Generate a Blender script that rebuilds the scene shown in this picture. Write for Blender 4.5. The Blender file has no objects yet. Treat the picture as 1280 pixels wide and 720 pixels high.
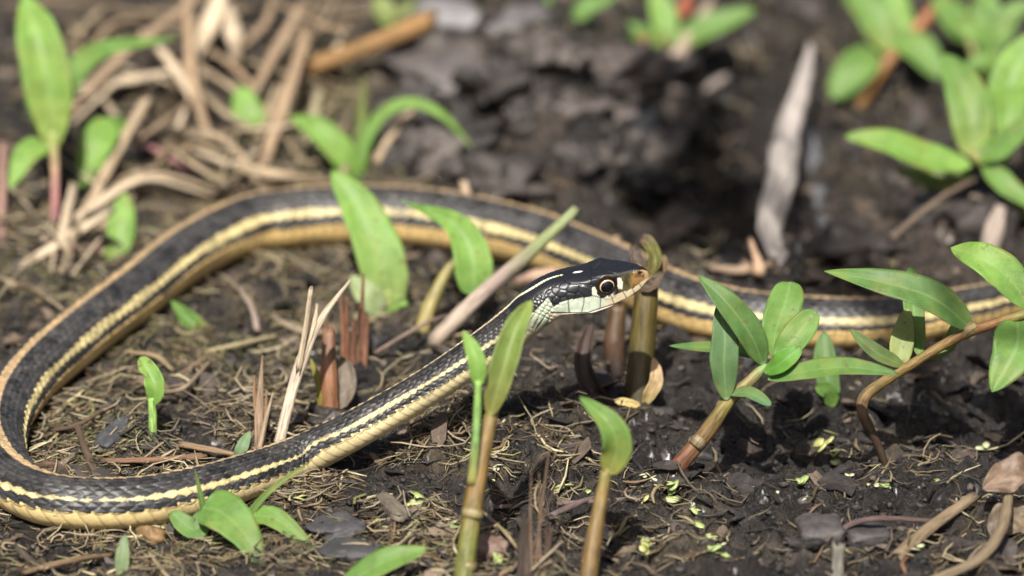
import bpy, math, random
import numpy as np
from mathutils import Vector

random.seed(7)
RNG = np.random.default_rng(11)
scene = bpy.context.scene
C = scene.collection

# ------------------------------------------------------------------ camera
PITCH = math.radians(22.0)
LENS, SENSOR = 266.7, 36.0
DIST, FOCUS = 2.138, 2.0
FWD = np.array([0.0, math.cos(PITCH), -math.sin(PITCH)])
RIGHT = np.array([1.0, 0.0, 0.0])
UP = np.array([0.0, math.sin(PITCH), math.cos(PITCH)])
CAM = -FWD * DIST
cam_data = bpy.data.cameras.new('camera')
cam = bpy.data.objects.new('camera', cam_data)
C.objects.link(cam)
cam.location = CAM
cam.rotation_euler = (math.pi / 2 - PITCH, 0, 0)
cam_data.lens, cam_data.sensor_width = LENS, SENSOR
cam_data.clip_start, cam_data.clip_end = 0.01, 200
cam_data.dof.use_dof = True
cam_data.dof.focus_distance = FOCUS
cam_data.dof.aperture_fstop = 8.0
scene.camera = cam

# ------------------------------------------------------------------ light
SUN_EL, SUN_AZ = math.radians(54), math.radians(188)      # azimuth from +Y (away from the camera), clockwise
world = bpy.data.worlds.new('World')
scene.world = world
world.use_nodes = True
nt = world.node_tree
bg = nt.nodes['Background']
sky = nt.nodes.new('ShaderNodeTexSky')
sky.sky_type = 'NISHITA'
sky.sun_disc = False
sky.air_density, sky.dust_density, sky.ozone_density = 0.7, 5.0, 0.3      # hazy, whitish sky
sky.sun_elevation, sky.sun_rotation = SUN_EL, SUN_AZ
nt.links.new(sky.outputs[0], bg.inputs[0])
bg.inputs[1].default_value = 0.055
SUN_DIR = np.array([math.sin(SUN_AZ) * math.cos(SUN_EL), math.cos(SUN_AZ) * math.cos(SUN_EL), math.sin(SUN_EL)])
sun_data = bpy.data.lights.new('sun', 'SUN')
sun_data.energy, sun_data.angle, sun_data.color = 5.0, math.radians(0.6), (1.0, 0.96, 0.89)
sun = bpy.data.objects.new('sun', sun_data)
C.objects.link(sun)
sun.rotation_euler = Vector(-SUN_DIR).to_track_quat('-Z', 'Y').to_euler()
scene.view_settings.view_transform = 'Standard'
scene.view_settings.look = 'None'
scene.view_settings.exposure = 0.7
scene.view_settings.gamma = 1.0
scene.cycles.use_denoising = True
scene.cycles.max_bounces = 6

# ------------------------------------------------------------------ pixels (of the 1280x720 photo) to places
K = SENSOR / LENS / 1280.0
def ray(px, py):
    return FWD + RIGHT * ((px - 640) * K) - UP * ((py - 360) * K)
def P(px, py, depth):
    return CAM + ray(px, py) * depth
def plane(px, py, z=0.0):
    r = ray(px, py)
    return CAM + r * ((z - CAM[2]) / r[2])
def depth_of(p):
    return float(np.dot(np.asarray(p) - CAM, FWD))
def project(pts):
    d = pts - CAM
    w = d @ FWD
    return 640 + (d @ RIGHT) / w / K, 360 - (d @ UP) / w / K
def pxm(depth):
    return depth * K

# ------------------------------------------------------------------ noise
def _hash(ix, iy, seed):
    h = (ix.astype(np.int64) * 374761393 + iy.astype(np.int64) * 668265263 + seed * 982451653) & 0xffffffff
    h = ((h ^ (h >> 13)) * 1274126177) & 0xffffffff
    return (h ^ (h >> 16)) & 0xffffffff
def gn(x, y, seed=0):
    x = np.asarray(x, float); y = np.asarray(y, float)
    ix, iy = np.floor(x), np.floor(y)
    fx, fy = x - ix, y - iy
    u, v = fx * fx * fx * (fx * (fx * 6 - 15) + 10), fy * fy * fy * (fy * (fy * 6 - 15) + 10)
    def g(dx, dy):
        a = _hash(ix + dx, iy + dy, seed) / 4294967296.0 * 2 * np.pi
        return np.cos(a) * (fx - dx) + np.sin(a) * (fy - dy)
    return (g(0, 0) * (1 - u) + g(1, 0) * u) * (1 - v) + (g(0, 1) * (1 - u) + g(1, 1) * u) * v
def fbm(x, y, o=4, seed=0):
    s, a = 0, 1.0
    for i in range(o):
        s = s + a * gn(x * 2 ** i, y * 2 ** i, seed + i * 17)
        a *= 0.5
    return s
def sstep(a, b, x):
    t = np.clip((x - a) / (b - a), 0, 1)
    return t * t * (3 - 2 * t)

# ------------------------------------------------------------------ objects
def mesh_obj(name, V, F, col, mat, parent=None, loc=None, uv=None, smooth=True):
    V = np.asarray(V, np.float32)
    if loc is None:
        loc = V.mean(0) if parent is None else np.zeros(3)
    base = np.array(parent.location) if parent is not None else np.asarray(loc)
    if parent is not None and parent.parent is not None:
        base = base + np.array(parent.parent.location)
    V = (V - base).astype(np.float32)
    me = bpy.data.meshes.new(name)
    me.vertices.add(len(V))
    me.vertices.foreach_set('co', V.ravel())
    flist = F if isinstance(F, list) else [F]
    tot = sum(f.size for f in flist); n = sum(len(f) for f in flist)
    me.loops.add(tot); me.polygons.add(n)
    idx = np.concatenate([f.ravel() for f in flist]).astype(np.int32)
    sizes = np.concatenate([np.full(len(f), f.shape[1]) for f in flist])
    starts = np.concatenate([[0], np.cumsum(sizes)[:-1]]).astype(np.int32)
    me.loops.foreach_set('vertex_index', idx)
    me.polygons.foreach_set('loop_start', starts)
    me.polygons.foreach_set('use_smooth', np.full(n, smooth))
    a = me.attributes.new('Col', 'FLOAT_COLOR', 'POINT')
    c = np.ones((len(V), 4), np.float32)
    c[:, :3] = np.asarray(col, np.float32)
    a.data.foreach_set('color', c.ravel())
    if uv is not None:
        b = me.attributes.new('Crd', 'FLOAT_VECTOR', 'POINT')
        u = np.zeros((len(V), 3), np.float32); u[:, :uv.shape[1]] = uv
        b.data.foreach_set('vector', u.ravel())
    me.update(calc_edges=True)
    me.validate()
    me.materials.append(mat)
    o = bpy.data.objects.new(name, me)
    C.objects.link(o)
    if parent is not None:
        o.parent = parent
    else:
        o.location = loc
    return o
def tag(o, label, cat, group=None, kind=None):
    if label: o['label'] = label
    if cat: o['category'] = cat
    if group: o['group'] = group
    if kind: o['kind'] = kind
    return o
def thing(name, label, cat, loc, group=None):
    o = bpy.data.objects.new(name, None)
    o.empty_display_size = 0.01
    C.objects.link(o)
    o.location = loc
    return tag(o, label, cat, group)
def catmull(pts, n):
    p = np.asarray(pts, float)
    if len(p) == 2:
        t = np.linspace(0, 1, n)[:, None]
        return p[0] * (1 - t) + p[1] * t
    q = np.vstack([2 * p[0] - p[1], p, 2 * p[-1] - p[-2]])
    u = np.linspace(0, len(p) - 1 - 1e-9, n)
    i = u.astype(int); f = (u - i)[:, None]
    a, b, c, d = q[i], q[i + 1], q[i + 2], q[i + 3]
    return 0.5 * (2 * b + (c - a) * f + (2 * a - 5 * b + 4 * c - d) * f ** 2 + (3 * b - a - 3 * c + d) * f ** 3)
def unit(v):
    v = np.asarray(v, float)
    return v / np.maximum(np.linalg.norm(v, axis=-1, keepdims=True), 1e-12)
def grid_faces(n, m, wrap=True):
    i = np.arange(n - 1)[:, None]; j = np.arange(m if wrap else m - 1)[None, :]
    j2 = (j + 1) % m
    return np.stack([i * m + j, i * m + j2, (i + 1) * m + j2, (i + 1) * m + j], -1).reshape(-1, 4)

# ------------------------------------------------------------------ materials
def nodes_of(name):
    m = bpy.data.materials.new(name)
    m.use_nodes = True
    t = m.node_tree
    return m, t, t.nodes['Principled BSDF']
def N(t, kind, **kw):
    n = t.nodes.new(kind)
    for k, v in kw.items():
        if k.startswith('i_'):
            key = k[2:]
            n.inputs[int(key) if key.isdigit() else key.replace('_', ' ')].default_value = v
        else:
            setattr(n, k, v)
    return n
def mixc(t, fac, a, b, blend='MIX'):
    n = N(t, 'ShaderNodeMix', data_type='RGBA', blend_type=blend)
    for s, v in ((n.inputs[0], fac), (n.inputs[6], a), (n.inputs[7], b)):
        if isinstance(v, (int, float, tuple)): s.default_value = v
        else: t.links.new(v, s)
    return n.outputs[2]
def math_n(t, op, a, b=None):
    n = N(t, 'ShaderNodeMath', operation=op)
    for s, v in ((n.inputs[0], a), (n.inputs[1], b)):
        if v is None: continue
        if isinstance(v, (int, float)): s.default_value = v
        else: t.links.new(v, s)
    return n.outputs[0]
def ramp(t, src, stops):
    n = N(t, 'ShaderNodeValToRGB')
    e = n.color_ramp.elements
    while len(e) < len(stops): e.new(0.5)
    for k, (p, c) in enumerate(stops):
        e[k].position = p; e[k].color = (*c, 1) if len(c) == 3 else c
    t.links.new(src, n.inputs[0])
    return n.outputs[0]
def textured(name, rough=0.6, scale=300, amount=0.5, bump=0.3, bdist=0.0004, stretch=None, spec=0.5, rough_var=0.0, coat=0.0, sss=0.0):
    m, t, b = nodes_of(name)
    col = N(t, 'ShaderNodeAttribute', attribute_name='Col').outputs['Color']
    if stretch:
        crd = N(t, 'ShaderNodeAttribute', attribute_name='Crd').outputs['Vector']
        mp = N(t, 'ShaderNodeMapping'); mp.inputs['Scale'].default_value = stretch
        t.links.new(crd, mp.inputs[0]); vec = mp.outputs[0]
        nz = N(t, 'ShaderNodeTexNoise', i_Scale=1.0, i_Detail=6.0, i_Roughness=0.65)
    else:
        vec = N(t, 'ShaderNodeTexCoord').outputs['Object']
        nz = N(t, 'ShaderNodeTexNoise', i_Scale=scale, i_Detail=6.0, i_Roughness=0.65)
    t.links.new(vec, nz.inputs[0])
    fac = nz.outputs[0]
    dark = ramp(t, fac, [(0.30, (1 - amount,) * 3), (0.70, (1 + amount * 0.55,) * 3)])
    t.links.new(mixc(t, 1.0, col, dark, 'MULTIPLY'), b.inputs['Base Color'])
    b.inputs['Roughness'].default_value = rough
    b.inputs['Specular IOR Level'].default_value = spec
    if rough_var:
        t.links.new(math_n(t, 'ADD', math_n(t, 'MULTIPLY', fac, rough_var), rough - rough_var / 2), b.inputs['Roughness'])
    if coat:
        b.inputs['Coat Weight'].default_value = coat; b.inputs['Coat Roughness'].default_value = 0.25
    if sss:
        b.inputs['Subsurface Weight'].default_value = sss
        b.inputs['Subsurface Radius'].default_value = (0.002, 0.0015, 0.0006)
        b.inputs['Subsurface Scale'].default_value = 1.0
    bp = N(t, 'ShaderNodeBump', i_Strength=bump, i_Distance=bdist)
    t.links.new(fac, bp.inputs['Height'])
    t.links.new(bp.outputs[0], b.inputs['Normal'])
    return m
M_SCALE = textured('snake_scales', rough=0.48, scale=900, amount=0.22, bump=0.15, bdist=0.0002, spec=0.5)
_t = M_SCALE.node_tree; _b = _t.nodes['Principled BSDF']
_g = N(_t, 'ShaderNodeSeparateXYZ'); _t.links.new(N(_t, 'ShaderNodeAttribute', attribute_name='Crd').outputs['Vector'], _g.inputs[0])
_t.links.new(math_n(_t, 'SUBTRACT', 0.48, math_n(_t, 'MULTIPLY', _g.outputs[0], 0.12)), _b.inputs['Roughness'])
M_EYE = textured('snake_eye', rough=0.08, scale=2500, amount=0.15, bump=0.0, spec=0.6, coat=0.6)
M_STRAW = textured('dry_straw', rough=0.62, stretch=(1.2, 9.0, 1.0), amount=0.65, bump=0.9, bdist=0.0007)
M_STEM = textured('plant_stem', rough=0.45, stretch=(2.2, 8.0, 1.0), amount=0.7, bump=0.7, bdist=0.0005, rough_var=.3)
M_WOOD = textured('weathered_wood', rough=0.75, stretch=(1.6, 7.0, 1.0), amount=0.6, bump=0.9, bdist=0.0012)
M_CLOD = textured('mud_clod', rough=0.55, scale=170, amount=0.65, bump=1.0, bdist=0.002, rough_var=0.5)
M_CHIP = textured('bark_chip', rough=0.6, scale=260, amount=0.5, bump=0.8, bdist=0.0008, rough_var=0.4)
M_LITTER = textured('plant_litter', rough=0.6, scale=400, amount=0.45, bump=0.4, bdist=0.0004)
M_FLAKE = textured('green_fragment', rough=0.4, scale=500, amount=0.25, bump=0.2, bdist=0.0003)

def leaf_material():
    m, t, b = nodes_of('green_leaf')
    col = N(t, 'ShaderNodeAttribute', attribute_name='Col').outputs['Color']
    crd = N(t, 'ShaderNodeAttribute', attribute_name='Crd').outputs['Vector']
    sp = N(t, 'ShaderNodeSeparateXYZ'); t.links.new(crd, sp.inputs[0])
    au = math_n(t, 'ABSOLUTE', sp.outputs[1])
    rib = N(t, 'ShaderNodeMapRange', interpolation_type='SMOOTHSTEP', i_1=0.03, i_2=0.12, i_3=1.0, i_4=0.0)
    t.links.new(au, rib.inputs[0])
    ph = math_n(t, 'SUBTRACT', math_n(t, 'MULTIPLY', sp.outputs[0], 75.0), math_n(t, 'MULTIPLY', au, 16.0))
    vein = math_n(t, 'POWER', math_n(t, 'ABSOLUTE', math_n(t, 'SINE', ph)), 14.0)
    obj = N(t, 'ShaderNodeTexCoord').outputs['Object']
    nz = N(t, 'ShaderNodeTexNoise', i_Scale=160.0, i_Detail=5.0, i_Roughness=0.6); t.links.new(obj, nz.inputs[0])
    nf = N(t, 'ShaderNodeTexNoise', i_Scale=1400.0, i_Detail=2.0); t.links.new(obj, nf.inputs[0])
    mot = ramp(t, nz.outputs[0], [(0.32, (0.72, 0.76, 0.68)), (0.68, (1.22, 1.16, 1.2))])
    c = mixc(t, 1.0, col, mot, 'MULTIPLY')
    c = mixc(t, math_n(t, 'MULTIPLY', vein, 0.13), c, (0.30, 0.42, 0.14, 1))
    c = mixc(t, math_n(t, 'MULTIPLY', rib.outputs[0], 0.28), c, (0.32, 0.44, 0.18, 1))
    sp2 = N(t, 'ShaderNodeTexNoise', i_Scale=420.0, i_Detail=3.0); t.links.new(obj, sp2.inputs[0])
    edge = N(t, 'ShaderNodeMapRange', interpolation_type='SMOOTHSTEP', i_1=0.80, i_2=1.0, i_3=0.0, i_4=1.0); t.links.new(au, edge.inputs[0])
    n60 = N(t, 'ShaderNodeTexNoise', i_Scale=110.0, i_Detail=4.0); t.links.new(obj, n60.inputs[0])
    blot = ramp(t, n60.outputs[0], [(0.50, (0, 0, 0)), (0.66, (1, 1, 1))])
    c = mixc(t, math_n(t, 'MULTIPLY', math_n(t, 'MULTIPLY', edge.outputs[0], blot), 0.75), c, (0.20, 0.13, 0.045, 1))
    c = mixc(t, math_n(t, 'MULTIPLY', blot, 0.30), c, (0.30, 0.34, 0.08, 1))
    spot = ramp(t, sp2.outputs[0], [(0.63, (0, 0, 0)), (0.70, (1, 1, 1))])
    c = mixc(t, math_n(t, 'MULTIPLY', spot, 0.6), c, (0.16, 0.13, 0.05, 1))
    t.links.new(c, b.inputs['Base Color'])
    t.links.new(math_n(t, 'ADD', math_n(t, 'MULTIPLY', nz.outputs[0], 0.35), 0.30), b.inputs['Roughness'])
    b.inputs['Specular IOR Level'].default_value = 0.32
    hgt = math_n(t, 'ADD', math_n(t, 'MULTIPLY', vein, -0.10), math_n(t, 'ADD', math_n(t, 'MULTIPLY', nf.outputs[0], 0.5), nz.outputs[0]))
    bp = N(t, 'ShaderNodeBump', i_Strength=0.35, i_Distance=0.0004)
    t.links.new(hgt, bp.inputs['Height']); t.links.new(bp.outputs[0], b.inputs['Normal'])
    tr = N(t, 'ShaderNodeBsdfTranslucent')
    t.links.new(mixc(t, 1.0, c, (1.25, 1.3, 0.55, 1), 'MULTIPLY'), tr.inputs[0])
    mx = N(t, 'ShaderNodeMixShader', i_0=0.45)
    t.links.new(b.outputs[0], mx.inputs[1]); t.links.new(tr.outputs[0], mx.inputs[2])
    t.links.new(mx.outputs[0], t.nodes['Material Output'].inputs[0])
    return m
M_LEAF = leaf_material()
M_DRY = textured('dry_sheath', rough=0.5, stretch=(5.0, 3.0, 1.0), amount=0.6, bump=0.7, bdist=0.0008, rough_var=.3)

def soil_material():
    m, t, b = nodes_of('wet_peaty_soil')
    obj = N(t, 'ShaderNodeTexCoord').outputs['Object']
    col = N(t, 'ShaderNodeAttribute', attribute_name='Col').outputs['Color']
    def nz(s, d=6.0, r=0.65):
        n = N(t, 'ShaderNodeTexNoise', i_Scale=s, i_Detail=d, i_Roughness=r); t.links.new(obj, n.inputs[0]); return n.outputs[0]
    n1, n2, n3 = nz(45), nz(260), nz(1100, 4.0)
    c = mixc(t, 1.0, col, ramp(t, n1, [(0.3, (0.5, 0.5, 0.52)), (0.7, (1.5, 1.42, 1.35))]), 'MULTIPLY')
    c = mixc(t, 1.0, c, ramp(t, n2, [(0.35, (0.45, 0.45, 0.47)), (0.68, (1.7, 1.6, 1.5))]), 'MULTIPLY')
    grit = ramp(t, n3, [(0.62, (0, 0, 0)), (0.75, (1, 1, 1))])
    c = mixc(t, math_n(t, 'MULTIPLY', grit, 0.3), c, (0.12, 0.098, 0.075, 1))
    t.links.new(c, b.inputs['Base Color'])
    wet = ramp(t, nz(90, 3.0), [(0.46, (0.20,) * 3), (0.64, (0.62,) * 3)])
    t.links.new(wet, b.inputs['Roughness'])
    t.links.new(ramp(t, nz(60, 3.0), [(0.36, (0.35,) * 3), (0.47, (0.0,) * 3)]), b.inputs['Coat Weight'])      # film of water in places
    b.inputs['Coat Roughness'].default_value = 0.28
    h = math_n(t, 'ADD', math_n(t, 'MULTIPLY', n2, 1.0), math_n(t, 'MULTIPLY', n3, 0.35))
    bp = N(t, 'ShaderNodeBump', i_Strength=1.0, i_Distance=0.0030)
    t.links.new(h, bp.inputs['Height']); t.links.new(bp.outputs[0], b.inputs['Normal'])
    return m
M_SOIL = soil_material()

# ------------------------------------------------------------------ the snake's course (needed by the ground)
FH = np.array([0, 1.0, 0])
# lying part: photo pixel of the centre line, half width in pixels
LYING = [(370, 575, 28), (300, 601, 31), (230, 621, 33.5), (160, 632, 34.5), (84, 631, 35), (34, 617, 35.5), (6, 592, 36),
         (-4, 560, 36.5), (2, 527, 37), (18, 499, 37.5), (44, 468, 38), (98, 422, 38), (161, 375, 37.5), (225, 325, 38), (300, 287, 39),
         (360, 276, 39.5), (413, 272, 39.5), (492, 272, 40), (560, 279, 39.5), (625, 291, 39), (690, 309, 38.5), (770, 342, 38), (850, 380, 38),
         (910, 396, 37), (967, 403, 35.5), (1051, 407, 34.5), (1119, 404, 33), (1206, 389, 29), (1263, 375, 26), (1340, 352, 23),
         (1430, 318, 19), (1540, 290, 14), (1650, 285, 8), (1740, 300, 2.5)]
NECK = [(430, 546, 25.5), (480, 518, 24), (530, 488, 23), (575, 458, 23), (620, 426, 24.5), (655, 398, 26.5)]
HEADPX = [(672, 382.5), (690, 371), (710, 364.5), (735, 360.5), (757, 355.5), (780, 349.5), (800, 345), (811.5, 341.5)]
pts3, rad = [], []
for x, y in HEADPX[::-1]:
    pts3.append(P(x, y, FOCUS)); rad.append(0.0060)
lie3, lier = [], []
for x, y, h in LYING:
    p = plane(x, y, 0.006)
    for _ in range(3):
        r = h * pxm(depth_of(p)); p = plane(x, y, r * 0.84)
    lie3.append(p); lier.append(r)
d0, d1 = depth_of(lie3[0]), FOCUS
nn = len(NECK)
for k, (x, y, h) in enumerate(NECK[::-1]):
    f = (k + 1) / (nn + 1)
    dd = d1 * (1 - f) + d0 * f
    pts3.append(P(x, y, dd)); rad.append(h * pxm(dd))
pts3 += lie3; rad += lier
pts3, rad = np.array(pts3), np.array(rad)
DENSE = catmull(pts3, 6000)
dseg = np.concatenate([[0], np.cumsum(np.linalg.norm(np.diff(DENSE, axis=0), axis=1))])
uctl = np.linspace(0, len(pts3) - 1, 6000)
S_CTL = np.interp(np.arange(len(pts3)), uctl, dseg)          # arc length at each control point
LEN = dseg[-1]
LIE = DENSE[uctl > len(HEADPX) + nn - 1]                     # the part on the ground
LIE_R = np.interp(uctl[uctl > len(HEADPX) + nn - 1], np.arange(len(rad)), rad)

# ------------------------------------------------------------------ ground height
MOUNDS = [  # photo pixel, radius x / y in metres, height
    (600, 70, .045, .050, .014), (700, 110, .028, .035, .016), (560, 40, .05, .03, .012), (790, 170, .025, .03, .012),
    (690, 185, .03, .03, .010), (760, 120, .02, .025, .014), (880, 150, .035, .055, -.040), (905, 260, .03, .03, -.014),
    (1060, 250, .04, .04, -.012), (1180, 290, .035, .04, .010), (1010, 40, .03, .05, -.016), (640, 480, .03, .05, .003),
    (560, 560, .02, .02, .004), (1000, 560, .05, .03, -.004), (60, 690, .04, .02, -.006), (450, 620, .02, .02, .003),
    (720, 560, .03, .03, .003), (1230, 120, .05, .05, -.01), (300, 100, .06, .06, .008)]
MP = [(plane(a, b), rx, ry, h) for a, b, rx, ry, h in MOUNDS]
LIE2 = LIE[::12, :2]; LIER2 = LIE_R[::12]
def H(x, y, fine=True):
    x = np.asarray(x, float); y = np.asarray(y, float)
    near = np.exp(-((x / .45) ** 2 + (y / .6) ** 2))
    back = sstep(0.0, 0.10, y)
    h = fbm(x * 22, y * 22, 3, 3) * .0045 + fbm(x * 6, y * 6, 2, 9) * .004
    rough = np.abs(fbm(x * 55, y * 50, 3, 21)) * .006 + np.abs(fbm(x * 140, y * 130, 2, 31)) * .0022
    right = sstep(-.03, .01, x)
    h = h + rough * (1.15 + .9 * right + back * right * 1.4)
    for p, rx, ry, hh in MP:
        h = h + hh * np.exp(-((x - p[0]) / rx) ** 2 - ((y - p[1]) / ry) ** 2) * (1 + .6 * gn(x * 60, y * 60, 5))
    if fine:
        h = h + fbm(x * 300, y * 300, 3, 41) * .0019
    h = h * (0.15 + .85 * near) + (1 - near) * fbm(x * 1.3, y * 1.3, 3, 77) * .05
    # settled flat below the snake
    shp = h.shape
    X, Y, hf = x.ravel(), y.ravel(), h.ravel().copy()
    m = np.where((np.abs(X) < .3) & (np.abs(Y) < .4))[0]
    for c in range(0, len(m), 60000):
        q = m[c:c + 60000]
        d2 = (X[q, None] - LIE2[None, ::3, 0]) ** 2 + (Y[q, None] - LIE2[None, ::3, 1]) ** 2
        k = d2.argmin(1)
        d = np.sqrt(d2[np.arange(len(q)), k]); r = LIER2[::3][k]
        w = 1 - sstep(0.75, 2.3, d / r)
        hf[q] = hf[q] * (1 - w) + w * (np.minimum(hf[q], 0) * 0.3 + .0002)
    return hf.reshape(shp)
# lookup table for speed
_gx = np.arange(-.36, .36, .0015); _gy = np.arange(-.40, .46, .0015)
_GX, _GY = np.meshgrid(_gx, _gy)
_HT = H(_GX, _GY, False)
def Hq(x, y):
    u = np.clip((np.asarray(x) - _gx[0]) / .0015, 0, len(_gx) - 1.001); v = np.clip((np.asarray(y) - _gy[0]) / .0015, 0, len(_gy) - 1.001)
    i, j = u.astype(int), v.astype(int); fu, fv = u - i, v - j
    return (_HT[j, i] * (1 - fu) + _HT[j, i + 1] * fu) * (1 - fv) + (_HT[j + 1, i] * (1 - fu) + _HT[j + 1, i + 1] * fu) * fv
def G(px, py, z=0.0):
    """the point z metres above the ground that the photo shows at this pixel"""
    p = plane(px, py, z)
    for _ in range(6):
        p = plane(px, py, z + .7 * float(Hq(p[0], p[1])) + .3 * (p[2] - z))
    return p

# ------------------------------------------------------------------ ground sheet
def axis_coords(lo, hi, step, far):
    c = list(np.arange(lo, hi, step)); g = step
    x = c[-1]
    while x < far: g *= 1.25; x += g; c.append(x)
    g = step; x = c[0]
    while x > -far: g *= 1.25; x -= g; c.insert(0, x)
    return np.array(c)
ax = axis_coords(-.175, .175, .0008, 30); ay = axis_coords(-.25, .30, .0009, 30)
GX, GY = np.meshgrid(ax, ay)
GZ = H(GX, GY)
gv = np.stack([GX, GY, GZ], -1).reshape(-1, 3)
ppx, ppy = project(np.where(np.abs(gv) < 1, gv, np.sign(gv)))
inside = (np.abs(gv[:, 0]) < .3) & (np.abs(gv[:, 1]) < .4)
base = np.array([.0205, .0178, .0153]) * np.ones((len(gv), 3))
def tone(mask, col):
    global base
    base = base * (1 - mask[:, None]) + np.array(col) * mask[:, None]
patch = fbm(ppx / 130, ppy / 60, 3, 61)
n_a = fbm(gv[:, 0] * 30, gv[:, 1] * 30, 3, 51)
tone(inside * sstep(700, 350, ppx) * .7, (.037, .032, .027))                       # drier, browner earth on the left
tone(inside * sstep(.1, .35, n_a) * .5, (.066, .059, .050))
tone(inside * sstep(-.05, .15, patch) * .8, (.016, .0152, .0145))                    # bare wet mud
tone(inside * sstep(-.15, -.4, patch) * .6, (.078, .066, .046))
tone(inside * np.exp(-((ppx - 400) / 60) ** 2 - ((ppy - 140) / 60) ** 2) * .7, (.17, .17, .10))                  # pale mossy patch
tone(inside * sstep(170, 60, ppx) * sstep(640, 690, ppy) * .9, (.014, .012, .012))  # black mud and the shade under the snake, both put into the colour
tone(inside * np.exp(-((ppx - 660) / 190) ** 2 - ((ppy - 130) / 110) ** 2) * .9 * sstep(-.2, .3, n_a), (.072, .061, .053))
tone(inside * np.exp(-((ppx - 1180) / 110) ** 2 - ((ppy - 300) / 60) ** 2) * .7, (.075, .060, .050))
tone(inside * np.exp(-((ppx - 885) / 95) ** 4 - ((ppy - 190) / 115) ** 4) * .97, (.012, .010, .009))  # darkness of the hollow painted into the soil colour
tone(inside * sstep(650, 900, ppx) * sstep(400, 500, ppy) * .75 * sstep(.35, -.1, n_a), (.017, .0145, .0125))  # dark peat at lower right, its colour also standing in for shade
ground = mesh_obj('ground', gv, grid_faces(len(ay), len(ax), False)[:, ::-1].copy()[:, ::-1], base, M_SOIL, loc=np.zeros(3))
tag(ground, None, None, kind='structure')

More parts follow.
